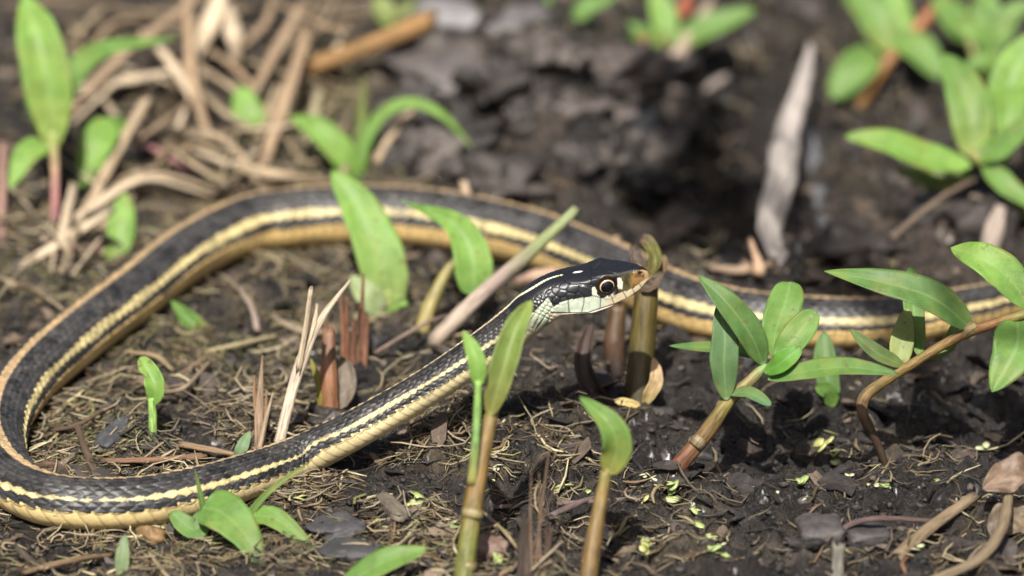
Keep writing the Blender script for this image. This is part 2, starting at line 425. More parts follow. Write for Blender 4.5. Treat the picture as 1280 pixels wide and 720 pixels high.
# ------------------------------------------------------------------ the snake
def build_snake():
    NH = 96                                   # vertices from back to belly on one side
    s_h = S_CTL[len(HEADPX) - 1]
    steps = [np.arange(0, .004, .00010), np.arange(.004, s_h + .012, .00015), np.arange(s_h + .012, .30, .00030), np.arange(.30, LEN, .00042)]
    s = np.concatenate(steps); n = len(s)
    cen = np.stack([np.interp(s, dseg, DENSE[:, k]) for k in range(3)], 1)
    tan = np.gradient(np.stack([np.interp(np.clip(s + o, 0, LEN), dseg, DENSE[:, k]) for k in range(3) for o in (0,)], 1), s, axis=0)
    ker = np.hanning(41); ker /= ker.sum()
    tan = np.stack([np.convolve(np.pad(tan[:, k], 20, mode='edge'), ker, 'valid') for k in range(3)], 1)
    tan = -unit(tan)                          # towards the snout
    q0 = len(HEADPX) + len(NECK)
    lk = [0, s_h, .045, .07, .12, S_CTL[q0 + 4], S_CTL[q0 + 7], S_CTL[q0 + 9], S_CTL[q0 + 13], S_CTL[q0 + 16], LEN]
    lean = np.interp(s, lk, [.20, .16, -.08, -.28, -.36, -.34, .05, .20, .26, .24, .24])
    zz = np.array([0, 0, 1.0])[None] * np.ones((n, 1))
    side0 = unit(np.cross(tan, zz))
    upv = zz + side0 * lean[:, None]
    side = unit(np.cross(tan, upv)); upv = unit(np.cross(side, tan))      # side: the snake's right
    r = np.interp(s, S_CTL, rad)
    r = np.convolve(np.pad(r, 60, mode='edge'), np.ones(121) / 121, 'valid')
    # body ring: eight key points from the back (0) to the belly (7)
    ka = np.radians(90 - 180 * np.arange(8) / 7)
    ky, kz = np.cos(ka), np.sin(ka)
    flat = np.interp(s, [.05, .14], [.95, .86])
    BY = r[:, None] * ky[None]; BZ = r[:, None] * np.where(kz[None] < 0, kz[None] * flat[:, None], kz[None])
    # head rings, in millimetres
    st = {690: [(0, 5.7), (2.7, 5.3), (4.9, 3.6), (6.0, 1.0), (6.0, -1.4), (5.3, -3.2), (3.0, -4.4), (0, -4.7)],
          710: [(0, 5.5), (3.0, 5.2), (5.0, 3.9), (6.3, 1.0), (6.5, -1.9), (6.5, -3.1), (3.6, -4.4), (0, -4.7)],
          735: [(0, 5.6), (3.0, 5.45), (4.8, 4.6), (5.8, 1.2), (6.1, -2.7), (6.15, -3.9), (3.6, -5.0), (0, -5.3)],
          757: [(0, 5.6), (2.9, 6.0), (4.75, 5.35), (4.9, 1.3), (5.2, -2.8), (5.2, -3.8), (3.2, -4.9), (0, -5.2)],
          780: [(0, 4.6), (1.9, 4.5), (3.25, 3.95), (3.6, .8), (3.9, -2.7), (3.75, -3.3), (2.4, -4.2), (0, -4.5)],
          800: [(0, 3.3), (1.0, 3.25), (1.8, 2.8), (2.35, .9), (2.4, -1.5), (2.3, -1.9), (1.5, -2.6), (0, -2.8)]}
    for x, f, dz in ((806, .74, -.1), (809.8, .45, -.2)):
        st[x] = [(a * f, b * f + dz) for a, b in st[800]]
    st[811.5] = [(a * .02, b * .02 - .25) for a, b in st[800]]
    xs = np.array(sorted(st)); hs = np.interp(xs[::-1], [p[0] for p in HEADPX], S_CTL[:len(HEADPX)][::-1])   # arc length per station
    arr = np.array([st[x] for x in xs[::-1]]) * .001
    HY = np.stack([np.interp(s, hs, arr[:, k, 0]) for k in range(8)], 1); HZ = np.stack([np.interp(s, hs, arr[:, k, 1]) for k in range(8)], 1)
    def soften(A):
        m = s < s_h + .004
        kk = np.hanning(19); kk /= kk.sum()
        out = A.copy()
        for k in range(8):
            sm = np.convolve(np.pad(A[:, k], 9, mode='reflect'), kk, 'valid')
            w = sstep(.0018, .004, s) * m
            out[:, k] = A[:, k] * (1 - w) + sm * w
        return out
    HY, HZ = soften(HY), soften(HZ)
    s690, s672 = hs[-1], S_CTL[len(HEADPX) - 1]
    w = sstep(s690 - .001, s672 + .003, s)[:, None]
    KY, KZ = HY * (1 - w) + BY * w, HZ * (1 - w) + BZ * w
    # spread each ring over NH+1 points per side
    q = np.linspace(0, 7, NH + 1); i = np.minimum(q.astype(int), 6); f = q - i
    ey = np.concatenate([-KY[:, 1:2], KY, -KY[:, 6:7]], 1); ez = np.concatenate([KZ[:, 1:2], KZ, KZ[:, 6:7]], 1)
    def cr(E):
        a, b, c, d = E[:, i], E[:, i + 1], E[:, i + 2], E[:, i + 3]
        return .5 * (2 * b + (c - a) * f + (2 * a - 5 * b + 4 * c - d) * f ** 2 + (3 * b - a - 3 * c + d) * f ** 3)
    RY, RZ = cr(ey), cr(ez)
    # full ring: right side back->belly, then left side belly->back
    idx = np.concatenate([np.arange(NH + 1), np.arange(NH - 1, 0, -1)]); sg = np.concatenate([np.ones(NH + 1), -np.ones(NH - 1)])
    sg[[0, NH]] = 0
    Yr, Zr = RY[:, idx] * np.where(sg == 0, 0, sg)[None], RZ[:, idx]
    M = len(idx)
    V = cen[:, None] + side[:, None] * Yr[..., None] + upv[:, None] * Zr[..., None]
    # normals on the grid
    du = np.gradient(V, axis=0); dv = (np.roll(V, -1, 1) - np.roll(V, 1, 1))
    nrm = unit(np.cross(du, dv))
    out = unit(side[:, None] * Yr[..., None] + upv[:, None] * Zr[..., None] + 1e-9)
    nrm = nrm * np.sign((nrm * out).sum(-1, keepdims=True) + 1e-9)
    # ---- scales of the body
    qq = q[idx]; el = np.where(sg >= 0, 90 - 180 * qq / 7, 90 + 180 * qq / 7)      # -90..270, elevation seen from the right
    rowf = (el + 13) / 10.84
    Ls = np.interp(s, [0, s_h, .08, .16, LEN * .8, LEN], [.0013, .0015, .0026, .0039, .0032, .0022])
    ph = np.concatenate([[0], np.cumsum(np.diff(s) / Ls[1:])])
    A, B = np.broadcast_arrays(ph[:, None], rowf[None])
    best = np.full(A.shape, 9.0); bk = np.zeros(A.shape, int); ba = np.zeros(A.shape); bb = np.zeros(A.shape)
    k0 = np.round(B - .5).astype(int)
    wob = gn(ph[:, None] * .7, B * .9, 3) * .22 + gn(ph[:, None] * .17, B * .2, 13) * .5
    for dk in (-1, 0, 1):
        k = k0 + dk
        off = .5 * (k % 2)
        j = np.round(A + wob - off)
        a = 2 * (A + wob - off - j); b = B - (k + .5)
        d = np.abs(a) ** 1.25 + np.abs(b) ** 1.25
        m = (d < best) & (k >= 0) & (k <= 18)
        best = np.where(m, d, best); bk = np.where(m, k, bk); ba = np.where(m, a, ba); bb = np.where(m, b, bb)
    j_id = np.round(A * 2).astype(int)
    rnd = _hash(bk, j_id // 2, 5) / 4294967296.0
    dors = (B > -.02) & (B < 19.02)
    amp = np.interp(s, [0, s_h, .1, .2], [.00010, .00015, .00022, .00024])[:, None]
    keel = np.exp(-(bb / .13) ** 2) * .5
    hd = amp * (.7 + .6 * rnd) * ((1 - np.clip(best, 0, 1.05) ** 3) * 1.2 + ba * .55 + keel)
    # belly plates
    under = np.where(B < 9.5, -B, B - 19)                          # rows below the scale edge
    pv = A + .5 + np.clip(under, 0, 7) * .16
    rnd2 = _hash(np.floor(A + .25).astype(int), (B < 9.5).astype(int), 12) / 4294967296.0
    fv = pv - np.floor(pv)
    hv = amp * .45 * (fv - .5) - amp * .5 * np.exp(-((fv - .0) / .05) ** 2) - amp * .5 * np.exp(-((fv - 1) / .05) ** 2)
    disp = np.where(dors, hd, hv)
    # ---- colours of the body
    black = np.array([.022, .021, .022]); yellow = np.array([.68, .56, .24]); tan_c = np.array([.42, .27, .12]); olive = np.array([.16, .16, .10])
    tooth = .40 * (np.abs(((A * 1.0) % 1.0) - .5) * 2 - .5) + wob * 1.2
    saw = (A + .25) % 1.0
    Bm = np.where(B < 9.5, B, 19 - B)
    si = np.where(dors, np.floor(np.clip(Bm + tooth * np.where(Bm < 3, 1, -1), 0, 9.4)).astype(int), 0)
    col = np.zeros(A.shape + (3,)); col[:] = black
    lowf = fbm(s[:, None] * 90, B * .22, 3, 71)
    var = np.clip(.45 + 1.1 * rnd + .9 * lowf, .25, 2.2)[..., None]
    frontness = np.interp(s, [.10, .22], [1, 0])[:, None]
    bellyc = np.stack([np.interp(s, [0, .045, .10, .17, .24, .32], c) for c in ([.66, .70, .72, .70, .70, .70], [.62, .605, .59, .55, .50, .49], [.46, .35, .32, .26, .21, .20])], 1)
    tanc = np.stack([np.interp(s, [0, .03, .09, .2], c) for c in ([.62, .54, .38, .36], [.58, .47, .28, .25], [.38, .30, .15, .13])], 1)
    lat = np.stack([np.interp(s, [0, .03, .06, .2], c) for c in ([.32, .40, .56, .58], [.36, .42, .48, .48], [.25, .25, .24, .23])], 1)
    bl = np.interp(s, [.03, .08, .16, .28], [.016, .018, .024, .030])[:, None, None] * np.array([1.04, .98, .95])  # dark scales greyer towards the back, sunlit sheen put into the colour
    mk = lambda m, c: np.where(m[..., None], c, col)
    col = mk((si >= 4) & (si <= 8), bl * var)
    kl = ((si >= 4) & (si <= 8)) * np.exp(-(bb / .12) ** 2) * (ba > -.6) * (.3 + .7 * rnd)
    col = col * (1 - kl[..., None] * .6) + np.array([.095, .092, .092]) * kl[..., None] * .6  # pale keel glints painted over the dark scales
    fleck = (si >= 4) & (si <= 8) & (best > .9) & (rnd > .45)
    col = mk(fleck, np.array([.10, .095, .085]))
    col = mk(si <= 1, np.array([.028, .028, .030]) * var)
    col = mk((si <= 1) & (best > .88) & (bb * np.where(bk < 9, 1, -1) < 0), olive * (.5 + rnd[..., None]))
    st_m = (Bm + tooth > np.interp(s, [.15, .3], [2.28, 2.15])[:, None]) & (Bm - tooth < np.interp(s, [.15, .3], [3.35, 3.55])[:, None]) & dors
    col = mk(((si == 2) | (si == 3)) & ~st_m, np.array([.025, .024, .025]) * var)
    col = mk(st_m, lat[:, None] * np.clip(.70 + .45 * rnd + .5 * lowf, .4, 1.25)[..., None] * (1 - .5 * sstep(.6, 1.0, best))[..., None])
    dtan = np.abs(B - 9.5) + .22 * (np.abs(ba) - .5)
    wt = np.interp(s, [0, .03, .08, .2], [.40, .40, .62, .92])[:, None]
    col = mk(dors & (dtan < wt), tanc[:, None] * (.8 + .4 * rnd[..., None]))
    bel = bellyc[:, None] * (.94 + .10 * np.sin(np.floor(pv) * 12.9898)[..., None])
    tick = (np.exp(-(fv / .035) ** 2) + np.exp(-((fv - 1) / .035) ** 2)) * sstep(3.2, .4, under)
    bel = bel * np.clip(1 + .22 * lowf, .75, 1.15)[..., None]
    bel = bel * (1 - .42 * np.clip(tick, 0, 1))[..., None]
    # dark blotch at the upper outer corner of each plate
    corner = sstep(.75, .95, fv + (under < .55) * .12) * sstep(1.0, .2, under)
    bel = bel * (1 - .22 * corner)[..., None] 
    backness = np.interp(s, [S_CTL[q0 + 5], S_CTL[q0 + 10]], [0, 1])[:, None]
    up_b = (Bm < .05 + (.45 + .5 * rnd2) * saw * (1 - .4 * backness) + .45 * backness + wob) & dors                   # belly colour climbs between the dark scale tips
    col = np.where(up_b[..., None], bel, np.where(dors[..., None], col, bel))
    # ---- the head: markings laid out on its right side, mirrored to the left
    hm = np.where(s < s_h + .012)[0]; nhd = len(hm)
    near = V[hm][:, :NH + 1]
    hx, hy = project(near.reshape(-1, 3))
    cx = ((hx - 660) * 8).reshape(nhd, NH + 1); cy = ((hy - 310) * 8).reshape(nhd, NH + 1)
    qh = np.broadcast_to(q[None], cx.shape)
    def poly(pts):
        pts = np.array(pts, float); ins = np.zeros(cx.shape, bool)
        x0, y0 = pts[-1]
        for x1, y1 in pts:
            c = ((y1 > cy) != (y0 > cy)) & (cx < (x0 - x1) * (cy - y1) / (y0 - y1 + 1e-9) + x1)
            ins ^= c; x0, y0 = x1, y1
        return ins & (qh > 1.2)
    def line(pts):
        d = np.full(cx.shape, 1e9); pts = np.array(pts, float)
        for (x0, y0), (x1, y1) in zip(pts[:-1], pts[1:]):
            dx, dy = x1 - x0, y1 - y0
            t = np.clip(((cx - x0) * dx + (cy - y0) * dy) / (dx * dx + dy * dy), 0, 1)
            d = np.minimum(d, np.hypot(cx - x0 - t * dx, cy - y0 - t * dy))
        return d
    hc = np.zeros(cx.shape + (3,)); hc[:] = (.011, .012, .015)
    hdsp = np.zeros(cx.shape)
    def paint(m, c):
        nonlocal hc
        mm = np.asarray(m, float)[..., None]
        hc = hc * (1 - mm) + np.array(c) * mm
    nzh = fbm(cx / 60, cy / 60, 3, 8)
    # temple scales
    seeds = [(575, 435), (440, 410), (350, 385), (480, 290), (335, 455), (430, 490), (270, 430), (285, 535), (225, 480), (285, 345), (600, 330), (520, 500), (360, 530)]
    rs = random.Random(3)
    for gx in range(-420, 300, 46):
        for gy in range(250, 760, 40):
            if gx > 210 and gy < 560: continue
            seeds.append((gx + (gy // 40 % 2) * 23 + rs.uniform(-7, 7), gy + rs.uniform(-6, 6) - (gx - 200) * -.45 - 0))
    f1 = np.full(cx.shape, 1e9); f2 = f1.copy(); cid = np.zeros(cx.shape, int)
    for n_, (ax_, ay_) in enumerate(seeds):
        d = np.hypot((cx - ax_) * .9, cy - ay_)
        lt = d < f1
        f2 = np.where(lt, f1, np.minimum(f2, d)); cid = np.where(lt, n_, cid); f1 = np.where(lt, d, f1)
    edge = np.clip((f2 - f1) / 16, 0, 1)
    tmask = poly([(-500, 900), (-420, 560), (200, 250), (320, 300), (420, 360), (640, 370), (650, 480), (400, 540), (250, 620), (200, 900)])
    hdsp += np.where(tmask, (edge ** .6 - .6) * .00026, 0)
    paint(tmask * (.6 * (1 - edge)), (.006, .006, .008))
    crnd = _hash(cid, cid * 0, 9) / 4294967296.0
    paint(tmask * edge * .5 * crnd, (.035, .036, .046))
    # chin, lips and throat
    LIPTOP = [(250, 595), (340, 535), (400, 520), (560, 495), (640, 478), (730, 500), (830, 482), (950, 440), (1050, 400), (1120, 345), (1180, 312), (1215, 300)]
    MOUTH = [(230, 650), (400, 652), (600, 648), (730, 606), (870, 562), (1000, 502), (1120, 422), (1190, 345), (1212, 318)]
    CHIN = [(1260, 330), (1190, 420), (1000, 620), (700, 800), (200, 800)]
    throat = poly([(60, 640), (190, 505), (215, 520), (255, 595), (285, 650), (320, 760), (260, 1000), (-600, 1300), (-420, 820), (-120, 740)])
    paint(throat, (.36, .42, .31)); 
    gre = np.clip(.5 + nzh * 1.6, 0, 1)
    paint(throat * (.55 * gre), (.60, .60, .42))
    paint(throat * (.75 * (1 - np.clip((f2 - f1) / 12, 0, 1))), (.14, .17, .13))
    hdsp += np.where(throat, (edge ** .6 - .6) * .00022, 0)
    paint(poly(MOUTH + CHIN), (.66, .56, .42))
    paint(poly(MOUTH + CHIN) * sstep(0, 60, line(MOUTH)) * .5, (.46, .40, .26))
    lab = poly(LIPTOP + MOUTH[::-1])
    pale = np.clip(sstep(700, 860, cx), 0, 1)[..., None]
    labc = np.array([.56, .63, .50]) * (1 - pale) + np.array([.62, .52, .35]) * pale
    hc = np.where(lab[..., None], labc * (1 + .12 * nzh[..., None]), hc)
    hdsp += np.where(lab, .00006, 0)
    # snout side
    sn = poly([(885, 300), (960, 268), (1050, 240), (1110, 215), (1180, 205), (1222, 260), (1215, 300), (1180, 315), (1120, 350), (1050, 402), (950, 442), (895, 440)])
    paint(sn, (.10, .085, .035)); paint(sn * sstep(1000, 1060, cx), (.30, .17, .06)); paint(sn * sstep(1130, 1190, cx) * .7, (.52, .34, .18))
    paint(sn * sstep(.0, .3, nzh) * .7, (.05, .035, .018))
    # eye ring, pre- and post-oculars
    ed = np.hypot((cx - 795) * 1.0, (cy - 385) * .95)
    paint((ed < 112) & (qh > 1.6) & ~lab, (.016, .013, .012))
    hdsp -= np.where((qh > 1.6), .0005 * sstep(105, 78, ed), 0)
    hdsp += np.where((qh > 1.6), .00022 * np.exp(-((ed - 104) / 12) ** 2), 0)
    paint(sstep(96, 84, ed) * (qh > 1.6), (.022, .014, .011))
    paint(poly([(892, 298), (935, 300), (948, 350), (945, 405), (905, 412), (893, 370)]), (.80, .80, .66))
    paint(poly([(640, 400), (668, 385), (685, 420), (690, 462), (728, 492), (690, 482), (640, 470)]), (.66, .68, .52))
    paint(sstep(30, 20, np.hypot(cx - 1125, (cy - 252) * 1.3)), (.035, .015, .01)); hdsp -= .00035 * sstep(28, 10, np.hypot(cx - 1125, (cy - 252) * 1.3))
    # parietal spot
    sp_m = poly([(442, 222), (470, 205), (540, 188), (552, 203), (510, 218), (535, 222), (480, 242), (446, 240)]) | (line([(452, 228), (540, 200)]) < 9)
    sp_m = (qh < .12 * np.clip(1 - ((cx - 497) / 52) ** 2, 0, 1) * (1 + .5 * nzh))
    _u = (np.hypot((cx - 497) * .55 + (cy - 214) * .16, (cy - 214) + (cx - 497) * .28) < 24) & (qh < 3)
    paint(sp_m, (.82, .82, .70))
    # seams
    for sl, wd, dk, dp in (([(402, 525), (412, 645)], 7, .9, .00012), ([(562, 490), (558, 560), (538, 640)], 6, .8, .0001), ([(727, 495), (722, 606)], 6, .8, .0001),
                       ([(832, 480), (862, 562)], 6, .85, .0001), ([(950, 440), (988, 505)], 6, .85, .0001), ([(1042, 402), (1066, 460)], 5, .8, .0001), ([(1112, 352), (1138, 405)], 5, .8, .0001)):
        m = np.exp(-(line(sl) / wd) ** 2) * (lab | (line(MOUTH) < 8))
        paint(m * dk, (.05, .045, .03)); hdsp -= dp * m
    ml = np.exp(-(line(MOUTH) / 7) ** 2) * (qh > 2.5)
    paint(ml * .85, (.055, .035, .022)); hdsp -= .00022 * ml
    for sl in ([(1045, 128), (1050, 242)], [(905, 105), (880, 150), (915, 225)], [(640, 140), (665, 205), (760, 225), (900, 262)], [(380, 250), (330, 300), (425, 352), (630, 372)],
               [(640, 200), (625, 290), (635, 370)], [(660, 150), (900, 160), (1040, 175)], [(640, 300), (760, 285), (900, 272), (1050, 228), (1180, 200)]):
        m = np.exp(-(line(sl) / 6) ** 2) * (qh < 3.2)
        hdsp -= .00018 * m; paint(m * .5, (.008, .008, .009))
    rim = np.exp(-(line([(700, 290), (760, 282), (900, 266), (1050, 226), (1150, 212)]) / 9) ** 2) * (qh > 1.4) * (qh < 3)
    paint(rim * .45, (.20, .19, .16))
    # blend head into neck
    blend = sstep(s_h - .001, s_h + .010, s[hm])[:, None] 
    stripe = (dtan[hm][:, :NH + 1] < np.interp(s[hm], [.0215, .0235, .03], [0, .20, .34])[:, None]) & (s[hm] > .0222)[:, None]
    hc = np.where(stripe[..., None], np.array([.70, .66, .44]) * np.ones(3), hc)
    full = np.concatenate([np.arange(NH + 1), np.arange(NH - 1, 0, -1)])
    b3 = blend[..., None]
    col[hm] = hc[:, full] * (1 - b3) + col[hm] * b3
    disp = disp.copy(); disp[hm] = hdsp[:, full] * (1 - blend) + disp[hm] * blend
    # specks of dried mud sticking to the scales
    mud = sstep(.30, .42, fbm(s[:, None] * 420, rowf[None] * 1.1, 3, 88)) * sstep(.05, .3, fbm(s[:, None] * 40, rowf[None] * .15, 2, 89)) * (s[:, None] > .04)
    col = col * (1 - .7 * mud[..., None]) + np.array([.16, .13, .10]) * .7 * mud[..., None]
    V = V + nrm * disp[..., None]
    Vf = V.reshape(-1, 3); cf = np.clip(col, 0, .9).reshape(-1, 3)
    F = grid_faces(n, M)
    c0 = len(Vf); Vf = np.vstack([Vf, V[0].mean(0), V[-1].mean(0)]); cf = np.vstack([cf, cf[0], cf[-1]])
    jj = np.arange(M)
    T = np.concatenate([np.stack([np.full(M, c0), (jj + 1) % M, jj], 1), np.stack([np.full(M, c0 + 1), (n - 1) * M + jj, (n - 1) * M + (jj + 1) % M], 1)])
    root = thing('snake', 'slender black snake with yellow and tan stripes, looped on the mud with head raised', 'snake', (float(cen[-1][0]) * 0, float(LIE[0][1]), 0.0))
    gl = np.zeros((n, M)); gl[hm] = (1 - blend); gl = np.concatenate([gl.ravel(), [1, 0]])
    mesh_obj('body', Vf, [F, T], cf, M_SCALE, root, uv=gl[:, None])
    # eyes: domes that bulge out of the sockets
    iy, ix = np.unravel_index(np.argmin(np.hypot(cx - 795, cy - 385) + (qh < 1.6) * 1e6), cx.shape)
    for sgn in (1, -1):
        jcol = ix if sgn > 0 else (M - ix)
        pc, nn_ = V[iy, jcol], nrm[iy, jcol]
        nn_ = unit(nn_ - tan[iy] * .06 + upv[iy] * .12)
        e1 = unit(tan[iy] - nn_ * np.dot(tan[iy], nn_)); e2 = np.cross(nn_, e1)
        R_, nr, na = .00228, 40, 72
        vv, cc = [], []
        for a in range(nr):
            th = a / (nr - 1) * math.radians(88)
            for b in range(na):
                ang = b / na * 2 * math.pi
                rr = R_ * math.sin(th)
                vv.append(pc + nn_ * (-.00055 + R_ * .72 * math.cos(th)) + e1 * rr * math.cos(ang) * 1.02 + e2 * rr * math.sin(ang) * .98)
                k = math.sin(th)
                if k < .74: c = (.003, .003, .004)
                elif k < .84: c = (.66, .48, .28) if (b * 7 % 11) else (.50, .34, .18)
                elif k < .90: c = (.14, .07, .035)
                else: c = (.02, .012, .01)
                cc.append(c)
        eye_o = mesh_obj('eye', np.array(vv), grid_faces(nr, na), np.array(cc), M_EYE, root)
        pv_ = np.array([pc + nn_ * (-.00052 + R_ * .72 * math.cos(th)) + e1 * R_ * math.sin(th) * math.cos(b) * 1.02 + e2 * R_ * math.sin(th) * math.sin(b) * .98
                        for th in np.linspace(0, math.asin(.74), 16) for b in np.linspace(0, 2 * math.pi, 48, endpoint=False)])
        mesh_obj('pupil', pv_, grid_faces(16, 48), (.003, .003, .004), M_EYE, eye_o)
    return root
build_snake()

# ------------------------------------------------------------------ builders for rods, leaves, lumps
def tube_mesh(c, rad_, m=10, jag=0.0, flat=1.0, seed=0, knob=0.06, nrm=None):
    n = len(c)
    T = unit(np.gradient(c, axis=0))
    ref = np.array([0.13, 0.2, 1.0]) if nrm is None else nrm
    v = np.cross(T[0], ref)
    if np.linalg.norm(v) < .15: v = np.cross(T[0], np.array([1.0, 0, 0]))
    S1 = np.zeros_like(T); v = unit(v)
    for a_ in range(n):                                   # carry the frame along so bends do not pinch
        v = unit(v - T[a_] * np.dot(v, T[a_])); S1[a_] = v
    S2 = np.cross(S1, T)
    th = np.linspace(0, 2 * np.pi, m, endpoint=False)
    ln = np.concatenate([[0], np.cumsum(np.linalg.norm(np.diff(c, axis=0), axis=1))])
    rr = rad_[:, None] * (1 + knob * 2.2 * gn(ln[:, None] / (rad_.mean() * 3 + 1e-6), th[None] * 1.3 + seed * 7.1, seed))
    V = c[:, None] + S1[:, None] * (rr * np.cos(th))[..., None] + S2[:, None] * (rr * np.sin(th) * flat)[..., None]
    rs = np.random.default_rng(seed)
    if jag:
        V[-1] += T[-1] * (rs.random(m)[:, None] * jag * rad_[-1] * 2)
        V[0] -= T[0] * (rs.random(m)[:, None] * jag * rad_[0] * 2)
    Vf = np.vstack([V.reshape(-1, 3), c[0] + T[0] * rad_[0] * .3 * (1 if jag else -1), c[-1] - T[-1] * rad_[-1] * .3 * (1 if jag else -1)])
    crd = np.stack(np.broadcast_arrays(ln[:, None] / (rad_.mean() * 2 * np.pi + 1e-9) + seed * 3.7, (np.abs(th - np.pi) / np.pi)[None]), -1).reshape(-1, 2)
    crd = np.vstack([crd, crd[0], crd[-1]])
    j = np.arange(m); k = n * m
    tri = np.concatenate([np.stack([np.full(m, k), (j + 1) % m, j], 1), np.stack([np.full(m, k + 1), (n - 1) * m + j, (n - 1) * m + (j + 1) % m], 1)])
    return Vf, [grid_faces(n, m), tri], crd, np.concatenate([np.repeat(np.linspace(0, 1, n), m), [0, 1]])
def colour_along(cols, t):
    cols = np.array(cols, float)
    if cols.ndim == 1: return np.ones((len(t), 1)) * cols
    k = np.linspace(0, 1, len(cols))
    return np.stack([np.interp(t, k, cols[:, a]) for a in range(3)], 1)
SEED = [0]
def rod(name, pts, rpx, col, mat=M_STRAW, label=None, cat=None, group=None, parent=None, depth=None, jag=.8, flat=.8, n=None, knob=.05, m=10, flatz=False):
    """pts are (pixel x, pixel y, millimetres): height over the ground, or with depth given the distance behind it"""
    SEED[0] += 1
    p3 = np.array([P(a, b, depth + z * .001) if depth else (plane(a, b, z * .001) if flatz else G(a, b, z * .001)) for a, b, z in pts])
    n = n or max(8, 6 * len(pts))
    c = catmull(p3, n)
    r = np.interp(np.linspace(0, 1, n), np.linspace(0, 1, len(rpx)), rpx) * pxm(depth_of(p3.mean(0)))
    V, F, crd, t = tube_mesh(c, r, m, jag, flat, SEED[0], knob)
    hue = np.array([1.0, 1.01, .97]) if mat is M_STRAW else 1.0
    o = mesh_obj(name, V, F, colour_along(col, t) * hue, mat, parent, loc=None if parent else p3[0], uv=crd)
    if parent is None: tag(o, label, cat, group)
    return o
def leaf_mesh(c, hw, a=.6, b=.8, up=.5, camw=1.0, fold=.22, thick=.00024, wave=.09, seed=0, base_w=.10, nvec=None, notch=0):
    n, m = len(c), 11
    t = np.linspace(0, 1, n)
    T = unit(np.gradient(c, axis=0))
    hint = unit(np.array([0, 0, 1.0]) * up - FWD * camw) if nvec is None else unit(np.array(nvec, float))
    S = unit(np.cross(T, hint)); Nn = np.cross(S, T)
    w = t ** a * (1 - t) ** (b * 1.3); w = w / w.max()
    w = np.maximum(w, base_w * (1 - t) ** 2 + .015) * hw
    u = np.linspace(-1, 1, m)
    rs = np.random.default_rng(seed + 100)
    edge = 1 + .05 * gn(t[:, None] * 9 + seed, np.sign(u)[None] * 5.5 + seed, seed)
    if notch: edge = edge - notch * (u[None] < -.3) * np.exp(-((t[:, None] - .62) / .07) ** 2)
    off = fold * np.abs(u)[None] ** 1.4 * w[:, None] + wave * hw * 2 * gn(t[:, None] * 4 + seed * 3.3, u[None] * 1.5 + seed, seed) * np.abs(u)[None]
    top = c[:, None] + S[:, None] * (u[None] * w[:, None] * edge)[..., None] + Nn[:, None] * off[..., None]
    th = thick * (1.15 - .9 * u ** 2)[None] * np.minimum(1, .25 + w / w.max())[:, None] + thick * 1.2 * np.exp(-(u / .12) ** 2)[None]
    bot = top - Nn[:, None] * th[..., None]
    R = np.concatenate([top, bot[:, ::-1]], 1)
    crd = np.stack(np.broadcast_arrays(t[:, None], np.concatenate([u, u[::-1]])[None]), -1)
    M = 2 * m
    cap = [np.array([[i, i + 1, M - 2 - i, M - 1 - i] for i in range(m - 1)]), np.array([[(n - 1) * M + i + 1, (n - 1) * M + i, (n - 1) * M + M - 1 - i, (n - 1) * M + M - 2 - i] for i in range(m - 1)])]
    return R.reshape(-1, 3), [grid_faces(n, M)] + cap, crd.reshape(-1, 2), np.repeat(t, M)
def leaf(root, depth, pts, hw, col, name='leaf', label=None, **kw):
    if name in ('torn_sheath', 'dry_sheath', 'sheath') or 'dead' in root.name:
        kw.setdefault('wave', .35)
    SEED[0] += 1
    p3 = np.array([P(a, b, depth + z * .001) for a, b, z in pts])
    c = catmull(p3, 26)
    V, F, crd, t = leaf_mesh(c, hw * pxm(depth), seed=SEED[0], **kw)
    o = mesh_obj(name, V, F, colour_along(col, t), M_DRY if (name in ('torn_sheath', 'dry_sheath', 'sheath') or 'dead' in root.name) else M_LEAF, root, uv=crd)
    if label: o['label'] = label
    return o
def plant(name, label, base, group=None, cat='plant'):
    p = G(*base)
    return thing(name, label, cat, p, group), depth_of(p)
